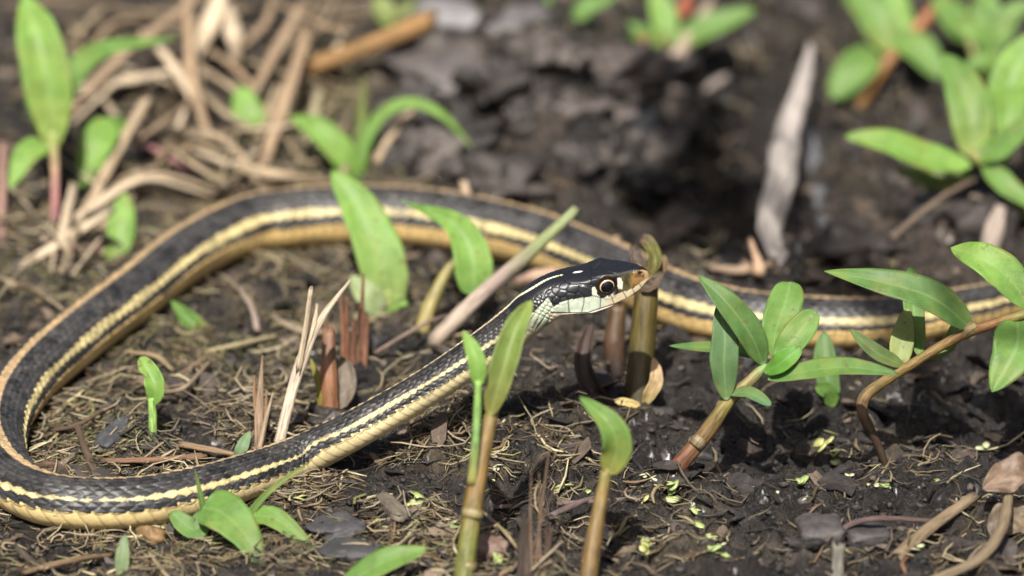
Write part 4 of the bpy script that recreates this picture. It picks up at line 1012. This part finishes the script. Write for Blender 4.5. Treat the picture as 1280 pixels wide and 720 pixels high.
rod('dry_stalk', [(545, 424, 1), (600, 370, 12), (660, 318, 24), (718, 264, 36)], [10, 10, 9, 6], [(.36, .28, .22), (.42, .33, .27), (.36, .27, .24), (.22, .26, .10), (.28, .32, .16)], M_STRAW, 'slanting grey stalk with greenish tip right behind the snake\'s neck', 'stalk', flat=1, n=30)
b_ = G(348, 562)
r, d = thing('dry_straw', 'pale forked dry straw standing behind the near coil', 'straw', b_), depth_of(b_)
rod('stalk', [(346, 566, 0), (362, 500, 2), (378, 448, 3), (402, 398, 4), (438, 350, 5)], [7, 7, 8, 5, 1.6], [(.50, .40, .31), (.55, .45, .36), (.50, .40, .30), (.58, .48, .36)], M_STRAW, parent=r, depth=d, jag=.5, flat=.7, n=34)
rod('branch', [(374, 458, 2), (382, 410, 0), (388, 366, -2)], [7, 6, 5], PALE, M_STRAW, parent=r, depth=d, jag=.9, flat=.6)
rod('branch', [(378, 446, 2), (392, 405, 3), (396, 382, 4)], [4, 4, 2], PALE, M_STRAW, parent=r, depth=d, jag=.9, flat=.6)
b_ = G(326, 572)
r, d = thing('splintered_stem', 'split brown stem in splinters beside the pale forked straw', 'stem', b_), depth_of(b_)
for pts, rp, c in (([(323, 574, 0), (324, 520, 0), (328, 445, 3)], [6, 7, 1.2], (.30, .20, .13)), ([(322, 574, -2), (330, 535, -3), (341, 492, -4)], [8, 7, 2.5], (.42, .31, .21)), ([(326, 570, 2), (319, 500, 2), (318, 470, 2)], [4, 4, 1.5], (.30, .18, .10)), ([(326, 572, 1), (332, 520, 1), (333, 488, 0)], [3, 3, 1], (.32, .20, .12))):
    rod('splinter', pts, rp, c, M_STRAW, parent=r, depth=d, jag=.8, flat=.5)
b_ = G(412, 518)
r, d = thing('stem_stub', 'smooth orange-brown stem stub with a green spear beside it', 'stub', b_), depth_of(b_)
rod('stem', [(413, 520, 0), (411, 470, 0), (411, 414, 1)], [12, 11, 8], [(.19, .085, .035), (.22, .10, .045), (.17, .085, .045)], M_STEM, parent=r, depth=d, jag=.4, flat=1, m=14)
leaf(r, d, [(404, 516, -1), (400, 486, -1), (388, 447, 1)], 6, [(.24, .20, .04), (.26, .24, .05)], name='spear', a=.3, b=.5, fold=.6)
leaf(r, d, [(424, 512, 2), (432, 480, 4), (426, 446, 6)], 14, (.13, .10, .07), name='sheath', a=.5, b=.4, fold=.3)
b_ = G(442, 460)
r, d = thing('fibrous_stump', 'reddish-brown fibrous stump of a rotted stem behind the stub', 'stump', b_), depth_of(b_)
for k in range(13):
    x0 = 428 + 26 * k / 12 + random.uniform(-2, 2); tp = [362, 395, 372, 400, 412, 405, 398, 415, 408, 400, 380, 345, 392][k]
    rod('fibre', [(x0, 463, random.uniform(-3, 3)), (x0 + random.uniform(-3, 3), (463 + tp) / 2, random.uniform(-2, 2)), (x0 + random.uniform(-5, 6), tp, random.uniform(-3, 3))], [4.5, 4, 1.6], np.array((.20, .085, .045)) * random.uniform(.5, 1.4), M_STRAW, parent=r, depth=d, jag=.9, flat=.7, m=6)
b_ = G(676, 724)
r, d = thing('fibrous_stump', 'dark rotted stem stump with upright fibres between the two brown shoots', 'stump', b_), depth_of(b_)
for x0, y0, x1, y1, r0, c in ((652, 726, 656, 642, 7, .03), (661, 728, 660, 650, 6, .05), (690, 728, 683, 652, 6, .05), (682, 726, 690, 660, 5, .08), (666, 722, 664, 588, 2.5, .16), (668, 722, 689, 545, 2.2, .16), (676, 722, 674, 592, 2.5, .14), (678, 724, 682, 660, 4, .09), (664, 690, 700, 596, 1.8, .12), (656, 724, 646, 680, 4, .04)):
    rod('fibre', [(x0, y0, random.uniform(-2, 2)), ((x0 + x1) / 2 + random.uniform(-2, 2), (y0 + y1) / 2, 0), (x1, y1, random.uniform(-2, 2))], [r0, r0 * .9, r0 * .35], (c * 1.25, c * .8, c * .55), M_STRAW, parent=r, depth=d, jag=.9, flat=.6, m=6)
TW = 'thin brown rootlet twig lying on the mud inside the snake loop'
for pts, rp, c, lab, grp in (
    ([(96, 528, 4), (106, 560, 3), (124, 600, 1)], [5, 5, 6], (.10, .065, .045), 'dark forked twig leaning inside the snake\'s left bend', None),
    ([(130, 576, 2), (190, 575, 3), (252, 571, 2)], [4.5, 5, 5.5], (.24, .13, .08), TW, 'twigs inside the loop'),
    ([(228, 556, 3), (262, 562, 4), (292, 568, 2)], [6, 5.5, 4], (.30, .20, .12), TW, 'twigs inside the loop'),
    ([(66, 538, 2), (100, 530, 5), (140, 505, 3)], [3.5, 4, 3], (.14, .09, .06), TW, 'twigs inside the loop'),
    ([(40, 585, 1), (60, 581, 2), (78, 582, 1)], [5, 6, 4], (.14, .08, .06), TW, 'twigs inside the loop'),
    ([(200, 492, 3), (232, 484, 6), (262, 452, 4)], [4, 4, 3], (.34, .25, .17), TW, 'twigs inside the loop'),
    ([(300, 360, 10), (316, 388, 5), (322, 412, 2)], [3, 4, 5], (.34, .26, .22), TW, 'twigs inside the loop'),
    ([(255, 440, 2), (300, 430, 4), (345, 420, 2)], [4, 4, 4], (.40, .33, .19), TW, 'twigs inside the loop'),
    ([(160, 440, 2), (195, 445, 4), (215, 462, 2)], [3.5, 4, 3], (.34, .24, .14), TW, 'twigs inside the loop'),
    ([(340, 395, 2), (380, 415, 4), (420, 412, 2)], [4, 5, 4], (.32, .25, .18), TW, 'twigs inside the loop'),
    ([(620, 634, 2), (720, 628, 4), (812, 622, 2)], [3.5, 4, 3], (.20, .14, .12), 'thin dark stem lying between the two brown shoots', None),
    ([(690, 644, 2), (725, 628, 5), (742, 622, 3)], [5, 5, 3], (.18, .13, .12), 'short flat dark splinter beside the short brown shoot', None),
    ([(604, 640, 2), (630, 664, 5), (652, 692, 2)], [2.4, 2.4, 2], (.36, .28, .15), 'pale curved rootlet at the foot of the tall jointed shoot', None),
    ([(1122, 694, 2), (1160, 662, 5), (1215, 622, 3)], [9, 9, 8], (.22, .16, .10), 'short brown stick lying before the crumpled dead leaf', None),
    ([(1160, 728, 2), (1222, 700, 6), (1252, 660, 9), (1262, 610, 8)], [8, 9, 9, 6], (.21, .155, .10), 'thick curved pale root beside the crumpled dead leaf', None),
    ([(1050, 668, 1), (1062, 656, 4), (1098, 648, 5), (1168, 651, 2)], [4, 4.5, 4, 3], (.12, .075, .07), 'thin arching reddish root over the flat pebbles', None),
    ([(1046, 735, 0), (1047, 708, 3), (1048, 684, 8)], [9, 8, 8], (.17, .155, .13), 'pale upright stub in front of the flat pebbles', None),
    ([(1135, 696, 1), (1128, 704, 3), (1132, 716, 1)], [3, 3, 2], (.22, .11, .06), 'tiny reddish rootlet at the end of the short brown stick', None),
    ([(30, 716, 2), (90, 700, 4), (140, 694, 2)], [4, 5, 4], (.22, .14, .08), 'brown twig lying in front of the snake\'s left bend', None),
    ([(186, 690, 3), (202, 712, 3), (214, 726, 1)], [3, 3, 3], (.34, .26, .16), 'pale thin straw below the brown seed husk', None),
    ([(470, 440, 3), (530, 405, 8), (560, 395, 3)], [3, 3.5, 3], (.26, .18, .15), 'thin dark twig between the stump and the grey stalk', None),
    ([(590, 268, 3), (584, 250, 10), (580, 230, 14)], [7, 7, 5], (.55, .40, .28), 'short pale straw end poking up behind the far coil', None),
    ([(652, 352, 4), (672, 345, 6), (690, 340, 6)], [9, 12, 8], (.50, .33, .25), 'pinkish straw piece behind the snake\'s neck', None),
    ([(742, 330, 8), (752, 310, 12), (770, 300, 12)], [7, 8, 6], (.50, .36, .26), 'pale bent straw lying over the far body behind the head', None),
    ([(930, 330, 2), (950, 340, 5), (938, 300, 12)], [6, 8, 3], (.46, .30, .20), 'tan torn straw curl at the foot of the pale driftwood', None),
    ([(890, 335, 2), (930, 338, 3), (965, 330, 2)], [6, 8, 6], (.38, .27, .19), 'flat tan straw lying against the far body', None),
    ([(1010, 330, 2), (1070, 318, 4), (1120, 330, 2)], [4, 5, 4], (.14, .11, .06), 'dull olive twig between far body and driftwood', None),
    ([(1110, 300, 4), (1180, 245, 9), (1250, 210, 6)], [5, 5, 4], (.16, .11, .08), 'dark thin twig below the bright weed', None),
    ([(1230, 330, 2), (1242, 290, 5), (1250, 262, 6)], [10, 14, 8], (.36, .29, .25), 'pale flat wood sliver below the bright weed', None)):
    rod('twig' if 'twig' in lab else 'plant_debris', pts, rp, [np.array(c) * .85, c, np.array(c) * 1.1], M_STRAW, lab, 'twig' if 'twig' in lab else 'debris', grp, flat=.75, knob=.1)

# ------------------------------------------------------------------ chips, stones, clods, husk
lump('seed_husk', 189, 674, 4.2, 3.0, 2.8, (.20, .12, .05), M_CHIP, 'brown wrinkled seed husk under the near coil', 'husk', seed=3, rough=.2, rot=-.5)
lump('stone', 616, 690, 4.6, 4.4, 3.2, (.17, .11, .085), M_CHIP, 'small brown stone at the foot of the tall jointed shoot', 'stone', seed=4, rough=.2, box=2.6)
lump('pebble', 1025, 668, 6.0, 7.0, 3.0, (.065, .058, .056), M_CHIP, 'flat grey angular pebble beneath the thin arching root', 'stone', seed=5, rough=.12, box=4, rot=.1)
lump('pebble', 1082, 672, 6.0, 6.0, 2.6, (.045, .040, .040), M_CHIP, 'darker flat pebble inside the arch of the reddish root', 'stone', seed=6, rough=.16, box=3.4, rot=.3)
lump('bark_chip', 147, 545, 3.4, 11.0, 2.0, (.060, .060, .064), M_CHIP, 'slate grey bark strip inside the snake\'s left bend', 'bark', seed=7, rough=.2, box=3.5, rot=-.35)
lump('bark_chip', 420, 662, 6.5, 7.0, 1.8, (.055, .052, .054), M_CHIP, 'flat charcoal bark flake in front of the near coil', 'bark', seed=8, rough=.25, box=3.2, rot=.6)
lump('bark_chip', 490, 636, 2.4, 8.5, 1.6, (.12, .10, .075), M_CHIP, 'narrow olive-brown wood chip left of the tall jointed shoot', 'bark', seed=9, rough=.2, box=3.2, rot=.35)
lump('bark_chip', 440, 690, 7.5, 6.0, 1.6, (.045, .043, .045), M_CHIP, 'black bark flake beside the low green leaf', 'bark', seed=10, rough=.25, box=3.0)
lump('slab', 578, 26, 14, 9, 3.5, (.20, .19, .195), M_CHIP, 'lilac-grey flat wood slab at the back beside the orange stick', 'slab', seed=11, rough=.16, box=3.2, rot=-.05, tilt=-.05)
lump('slab', 655, 36, 13, 12, 4, (.13, .12, .12), M_CHIP, 'darker broken wood slab next to the lilac-grey one', 'slab', seed=44, rough=.3, box=2.8, rot=.3, tilt=.1)
lump('slab', 560, 92, 18, 22, 6, (.11, .095, .09), M_CHIP, 'grey-brown flat mud slab in front of the lilac-grey slab', 'slab', seed=12, rough=.25, box=2.8, rot=.2)
lump('bark_chip', 792, 172, 6.5, 17, 5, (.20, .20, .21), M_CHIP, 'upright grey bark chip at the edge of the dark hollow', 'bark', seed=13, rough=.14, box=3.4, rot=-.12)
lump('bark_chip', 1200, 262, 9, 9, 4, (.06, .05, .05), M_CHIP, 'dark bark lump below the bright weed', 'bark', seed=14, rough=.25, box=3)
CG, CL = 'mud clods behind the snake', 'rough brown mud clod on the broken ground behind the snake'
rc = random.Random(21)
for k in range(46):
    px_ = rc.uniform(470, 870); py_ = rc.uniform(60, 240) if px_ > 560 else rc.uniform(90, 210)
    sz = rc.uniform(3.5, 9)
    c = np.array((.092, .076, .068)) * rc.uniform(.15, 1.15)
    lump('mud_clod', px_, py_, sz * rc.uniform(.8, 1.3), sz * rc.uniform(.8, 1.4), sz * rc.uniform(.5, .85), c, M_CLOD, CL, 'clod', CG, rot=rc.uniform(0, 3), seed=30 + k, rough=.85, n=16, m=20)
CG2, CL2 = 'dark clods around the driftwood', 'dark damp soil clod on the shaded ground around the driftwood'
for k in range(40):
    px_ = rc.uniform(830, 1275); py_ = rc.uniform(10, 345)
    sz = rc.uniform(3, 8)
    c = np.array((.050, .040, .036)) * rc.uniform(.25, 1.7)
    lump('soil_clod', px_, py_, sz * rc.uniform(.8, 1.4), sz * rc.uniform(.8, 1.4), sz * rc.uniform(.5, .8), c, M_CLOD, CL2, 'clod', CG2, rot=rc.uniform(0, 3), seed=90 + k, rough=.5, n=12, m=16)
b_ = G(1240, 640)
r, d = thing('dead_leaf', 'crumpled brown dead leaf curled over the thick root', 'leaf', b_), depth_of(b_)
leaf(r, d, [(1300, 600, -2), (1270, 592, -6), (1228, 612, -9)], 26, [(.13, .09, .06), (.20, .135, .09)], name='blade', a=.35, b=.5, fold=.15, up=1.2, wave=.5)
leaf(r, d, [(1290, 650, 0), (1262, 650, -3), (1240, 672, -6)], 24, [(.18, .135, .085), (.12, .09, .06)], name='blade', a=.4, b=.4, fold=.5, up=.4, wave=.3)

# ------------------------------------------------------------------ green fragments floating loose on the mud
def fragment_mesh(seed):
    rs = np.random.default_rng(seed); V, F, off = [], [], 0
    for k in range(int(rs.integers(1, 4))):
        c0 = np.array([rs.uniform(-1, 1), rs.uniform(-1, 1), rs.uniform(.2, .6)]) * .0014 * (k > 0) + np.array([0, 0, .0004])
        th = np.linspace(0, 2 * np.pi, 12, endpoint=False); rr = rs.uniform(.0008, .0017) * (1 + .25 * np.sin(th * 2 + rs.uniform(0, 6)))
        tl = rs.uniform(-.5, .5, 2)
        ring = np.stack([rr * np.cos(th), rr * np.sin(th) * rs.uniform(.6, 1), rr * np.cos(th) * tl[0] + rr * np.sin(th) * tl[1]], 1)
        up_ = np.array([0, 0, .00025])
        V += [c0 + ring + up_, c0 + ring, (c0 + up_ * 2)[None], c0[None]]
        j = np.arange(12); j2 = (j + 1) % 12
        F += [np.stack([off + j, off + j2, off + 24 + 0 * j], 1), np.stack([off + 12 + j2, off + 12 + j, off + 25 + 0 * j], 1), np.stack([off + 12 + j, off + 12 + j2, off + j2], 1), np.stack([off + 12 + j, off + j2, off + j], 1)]
        off += 26
    return np.vstack(V), np.vstack(F)
FR = [(700, 613), (712, 616), (735, 618), (816, 604), (828, 610), (838, 616), (845, 628), (832, 600), (843, 610), (806, 598), (800, 632), (875, 660), (890, 676), (900, 684), (893, 690), (884, 684), (1030, 560), (1042, 572), (1048, 580),
      (1225, 562), (1003, 604), (972, 616), (955, 612), (525, 625), (512, 634), (566, 655), (566, 662), (620, 588), (622, 602), (625, 705), (520, 632), (1090, 610), (1108, 612), (1210, 635), (372, 628), (910, 698), (868, 640), (1145, 690), (1170, 604), (735, 706), (806, 690), (812, 684), (540, 710), (1060, 596), (470, 655)]
protos = []
for k in range(6):
    V, F = fragment_mesh(k)
    c = [(.36, .40, .18), (.42, .44, .25), (.30, .38, .14), (.46, .46, .30), (.36, .36, .13), (.27, .34, .11)][k]
    protos.append(mesh_obj('duckweed', V, F, c, M_FLAKE, loc=np.zeros(3)))
for k, (a, b) in enumerate(FR):
    o = protos[k] if k < 6 else protos[k % 6].copy()
    if k >= 6: C.objects.link(o)
    o.location = G(a, b, .0004); o.rotation_euler = (random.uniform(-.3, .3), random.uniform(-.3, .3), random.uniform(0, 6)); sc = random.uniform(.8, 1.4); o.scale = (sc,) * 3
    tag(o, 'tiny pale green duckweed fragment stuck on the dark mud', 'duckweed', 'duckweed fragments on the mud')

# ------------------------------------------------------------------ a small heave of soil round the foot of each near stem
for k, (a, b, z_) in enumerate(((577, 727, 5.0), (733, 727, 4.5), (836, 600, 5.0), (797, 520, 6.0), (1112, 594, 4.0), (412, 522, 4.5), (190, 556, 2.6), (348, 566, 3.0))):
    lump('soil_heave', a, b, z_ * 1.3, z_ * 1.3, z_ * .45, np.array((.034, .028, .023)), M_CLOD, 'low ring of pushed-up soil at the foot of a standing stem', 'soil', 'soil heaves at stem feet', seed=200 + k, rough=.8, n=14, m=20, lift=.1)
# ------------------------------------------------------------------ fine litter that nobody could count
def sample_ground(n, dens):
    out = []
    while sum(len(o) for o in out) < n:
        a, b = RNG.uniform(-40, 1320, n * 3), RNG.uniform(-30, 760, n * 3)
        k = RNG.random(n * 3) < dens(a, b)
        a, b = a[k], b[k]
        rr = FWD[None] + RIGHT[None] * ((a - 640) * K)[:, None] - UP[None] * ((b - 360) * K)[:, None]
        p = CAM + rr * (-CAM[2] / rr[:, 2])[:, None]
        d2 = ((p[:, None, :2] - LIE2[None, ::4]) ** 2).sum(-1); kk = d2.argmin(1)
        ok = np.sqrt(d2[np.arange(len(p)), kk]) > LIER2[::4][kk] * .80
        out.append(p[ok])
    p = np.vstack(out)[:n].copy()
    p[:, 2] = Hq(p[:, 0], p[:, 1])
    return p
def dens_fibre(a, b):
    left = sstep(760, 380, a)
    return np.clip(.10 + .75 * left * sstep(60, 340, b) + .22 * sstep(500, 600, b) + 0.2 * np.exp(-((a - 600) / 160) ** 2 - ((b - 620) / 70) ** 2), 0, 1) * (.35 + .65 * (fbm(a / 45, b / 24, 2, 4) > .02)) * (1 - .9 * sstep(-.05, .10, fbm(a / 130, b / 60, 3, 61))) * (1 - .6 * sstep(780, 900, a) * sstep(400, 480, b))
def fibres(name, n, lmin, lmax, rmin, rmax, pal, wts, label, lift=.0006, dens=dens_fibre, curl=.5):
    p = sample_ground(n, dens); m, q = 5, 4
    L = RNG.uniform(lmin, lmax, n) ** 1.0; a0 = RNG.uniform(0, 2 * np.pi, n); kurv = RNG.normal(0, curl, n)
    t = np.linspace(-.5, .5, m)
    ang = a0[:, None] + kurv[:, None] * t[None] * 2.2 + RNG.normal(0, .18, (n, m))
    dx = np.cumsum(np.cos(ang), 1) * (L / m)[:, None]; dy = np.cumsum(np.sin(ang), 1) * (L / m)[:, None]
    X = p[:, :1] + dx - dx.mean(1, keepdims=True); Y = p[:, 1:2] + dy - dy.mean(1, keepdims=True)
    Z = Hq(X, Y)
    tiltz = RNG.normal(0, .16, n)[:, None] * t[None] * L[:, None]
    R = RNG.uniform(rmin, rmax, n)
    Z = np.maximum(Z * .5 + Z.max(1, keepdims=True) * .5 + tiltz + R[:, None] + RNG.uniform(0, lift, n)[:, None], Z - R[:, None] * .4)
    cen = np.stack([X, Y, Z], -1)
    T = unit(np.gradient(cen, axis=1)); S1 = unit(np.cross(T, np.array([0, 0, 1.0]))); S2 = np.cross(S1, T)
    taper = np.array([.5, 1, 1, .9, .35])
    th = np.array([0, .5, 1, 1.5]) * np.pi
    V = cen[:, :, None] + (S1[:, :, None] * np.cos(th)[None, None, :, None] + S2[:, :, None] * np.sin(th)[None, None, :, None] * .7) * (R[:, None] * taper[None])[:, :, None, None]
    f1 = grid_faces(m, q)
    F = (f1[None] + (np.arange(n) * m * q)[:, None, None]).reshape(-1, 4)
    pal = np.array(pal); c = pal[RNG.choice(len(pal), n, p=np.array(wts) / np.sum(wts))] * RNG.uniform(.5, 1.35, (n, 1)) * np.array([.96, 1.05, .93])
    o = mesh_obj(name, V.reshape(-1, 3), F, np.repeat(c, m * q, 0), M_LITTER, loc=np.zeros(3))
    tag(o, label, 'litter', kind='stuff')
PAL = [(.23, .165, .105), (.13, .088, .056), (.06, .042, .03), (.36, .28, .18), (.22, .20, .085), (.025, .02, .017), (.15, .085, .052)]
fibres('rootlets', 10500, .002, .013, .00006, .00026, PAL, [4, 5, 5, 2, .7, 4, 2.5], 'fine brown rootlets and fibres matted over the damp soil', lift=.0012, curl=.8)
fibres('curly_roots', 700, .008, .024, .00020, .00042, [(.30, .22, .16), (.22, .16, .12), (.38, .30, .21), (.16, .11, .08)], [3, 3, 2, 2], 'curly grey-brown roots tangled on the soil surface', lift=.003, curl=1.3)
fibres('broken_stems', 1100, .007, .020, .00025, .00065, PAL, [4, 4, 4, 1.6, .6, 4, 2], 'short broken stems and grass bits strewn over the soil', curl=.35)
def dens_moss(a, b):
    return np.clip(np.exp(-((a - 110) / 80) ** 2 - ((b - 570) / 40) ** 2) + .5 * np.exp(-((a - 250) / 120) ** 2 - ((b - 450) / 50) ** 2) + .5 * np.exp(-((a - 320) / 130) ** 2 - ((b - 700) / 25) ** 2) + .6 * np.exp(-((a - 400) / 60) ** 2 - ((b - 140) / 60) ** 2) + .6 * np.exp(-((a - 30) / 70) ** 2 - ((b - 350) / 40) ** 2), 0, 1)
fibres('moss', 2200, .002, .007, .00009, .00022, [(.23, .20, .085), (.16, .13, .07), (.28, .22, .13), (.10, .075, .045)], [1.5, 3, 3, 3], 'matted yellowish moss and fine dead grass', lift=.0025, dens=dens_moss, curl=1.2)
def flakes(name, n, r0, r1, pal, label, dens):
    p = sample_ground(n, dens)
    k = 8; th = np.linspace(0, 2 * np.pi, k, endpoint=False)
    R = r0 + (r1 - r0) * RNG.random(n) ** 2; asp = RNG.uniform(.3, .9, n); a0 = RNG.uniform(0, 6.3, n)
    rr = R[:, None] * RNG.uniform(.65, 1.2, (n, k))
    x = rr * np.cos(th); y = rr * np.sin(th) * asp[:, None]
    tx, ty, cv = RNG.normal(0, .28, (n, 1)), RNG.normal(0, .28, (n, 1)), RNG.normal(0, .25, (n, 1))
    z = x * tx + y * ty + cv * (x ** 2) / R[:, None] + RNG.normal(0, .05, (n, k)) * R[:, None]
    ca, sa = np.cos(a0)[:, None], np.sin(a0)[:, None]
    ring = np.stack([x * ca - y * sa, x * sa + y * ca, z - z.min(1, keepdims=True) * .6 + .0003], -1) + p[:, None]
    ctr = ring.mean(1, keepdims=True) + np.array([0, 0, .0001])
    thk = np.array([0, 0, .00035])
    V = np.concatenate([ring, ctr, ring - thk, ctr - thk], 1)
    j = np.arange(k); j2 = (j + 1) % k
    f = np.concatenate([np.stack([j, j2, 0 * j + k], 1), np.stack([k + 1 + j2, k + 1 + j, 0 * j + 2 * k + 1], 1), np.stack([k + 1 + j, k + 1 + j2, j2], 1), np.stack([k + 1 + j, j2, j], 1)])
    F = (f[None] + (np.arange(n) * (2 * k + 2))[:, None, None]).reshape(-1, 3)
    pal = np.array(pal); c = pal[RNG.integers(0, len(pal), n)] * RNG.uniform(.6, 1.4, (n, 1))
    o = mesh_obj(name, V.reshape(-1, 3), F, np.repeat(c, 2 * k + 2, 0), M_CHIP, loc=np.zeros(3), smooth=False)
    tag(o, label, 'litter', kind='stuff')
def dens_all(a, b): return .35 + .65 * (fbm(a / 50, b / 30, 2, 14) > -.1)
def crumbs(name, n, r0, r1, pal, label, dens=dens_all):
    p = sample_ground(n, dens)
    g = (1 + 5 ** .5) / 2
    ico = unit(np.array([(-1, g, 0), (1, g, 0), (-1, -g, 0), (1, -g, 0), (0, -1, g), (0, 1, g), (0, -1, -g), (0, 1, -g), (g, 0, -1), (g, 0, 1), (-g, 0, -1), (-g, 0, 1)], float))
    f = np.array([(0, 11, 5), (0, 5, 1), (0, 1, 7), (0, 7, 10), (0, 10, 11), (1, 5, 9), (5, 11, 4), (11, 10, 2), (10, 7, 6), (7, 1, 8), (3, 9, 4), (3, 4, 2), (3, 2, 6), (3, 6, 8), (3, 8, 9), (4, 9, 5), (2, 4, 11), (6, 2, 10), (8, 6, 7), (9, 8, 1)])
    R = r0 + (r1 - r0) * RNG.random(n) ** 2.2
    sc = RNG.uniform(.6, 1.3, (n, 1, 3)) * np.array([1, 1, .75]); jit = RNG.uniform(.6, 1.35, (n, 12, 1))
    V = p[:, None] + ico[None] * jit * sc * R[:, None, None]; V[:, :, 2] += (R * .25)[:, None]
    F = (f[None] + (np.arange(n) * 12)[:, None, None]).reshape(-1, 3)
    pal = np.array(pal); c = pal[RNG.integers(0, len(pal), n)] * RNG.uniform(.6, 1.4, (n, 1))
    o = mesh_obj(name, V.reshape(-1, 3), F, np.repeat(c, 12, 0), M_CLOD, loc=np.zeros(3))
    tag(o, label, 'soil', kind='stuff')
crumbs('soil_crumbs', 8000, .0003, .0015, [(.036, .029, .024), (.022, .018, .016), (.06, .048, .038), (.014, .012, .012)], 'fine crumbs of dark peaty soil scattered everywhere')
flakes('leaf_flakes', 1500, .0012, .0055, [(.04, .033, .030), (.022, .020, .020), (.08, .06, .045), (.13, .095, .066), (.05, .039, .035), (.03, .027, .026)], 'small dark flakes of rotting leaf and bark on the soil', dens_all)

# ------------------------------------------------------------------ made-up leafy shade caster out of view, added to darken the hollow
def build_shade_caster():
    base = np.array([.52, -.62, 0.0]); base[2] = float(H(np.array([base[0]]), np.array([base[1]]))[0])
    root = thing('shade_caster', 'unseen leafy shade caster added to darken the hollow', 'plant', base)
    path = catmull([base, base + [-.02, .0, .30], base + [-.12, .01, .56], base + [-.30, .03, .66], base + [-.46, .06, .64]], 40)
    V, F, crd, t = tube_mesh(path, np.linspace(.006, .002, 40), 10, 0, 1, 5, .05)
    mesh_obj('stem', V, F, colour_along([OLIVE, GR3], t), M_STEM, root, uv=crd)
    rs = random.Random(8)
    for k in range(22):
        # leaves set across the sun's path to throw shade into the hollow
        px_, py_ = rs.uniform(835, 915), rs.uniform(95, 300)
        g = plane(px_, py_); h = rs.uniform(.42, .60)
        c = g + SUN_DIR * (h / SUN_DIR[2])
        a = rs.uniform(0, 6.28); L = rs.uniform(.022, .040)
        dv = np.array([math.cos(a), math.sin(a), rs.uniform(-.4, .1)])
        pth = catmull([c - dv * L / 2, c + [0, 0, .003], c + dv * L / 2 - [0, 0, .004]], 14)
        i = int(np.argmin(np.linalg.norm(path - pth[0], axis=1)))
        V, F, crd, t = leaf_mesh(pth, L * rs.uniform(.20, .30), seed=k, nvec=(rs.uniform(-.3, .3), -.5, 1), a=.5, b=.6)
        lf = mesh_obj('leaf', V, F, GR2, M_LEAF, root, uv=crd)
        q = catmull([path[i], (path[i] + pth[0]) / 2 + [0, 0, .02], pth[0]], 12)
        V, F, crd, t = tube_mesh(q, np.linspace(.0012, .0006, 12), 6, 0, 1, k, .0)
        mesh_obj('shade_stalk', V, F, GR3, M_STEM, root, uv=crd)
build_shade_caster()
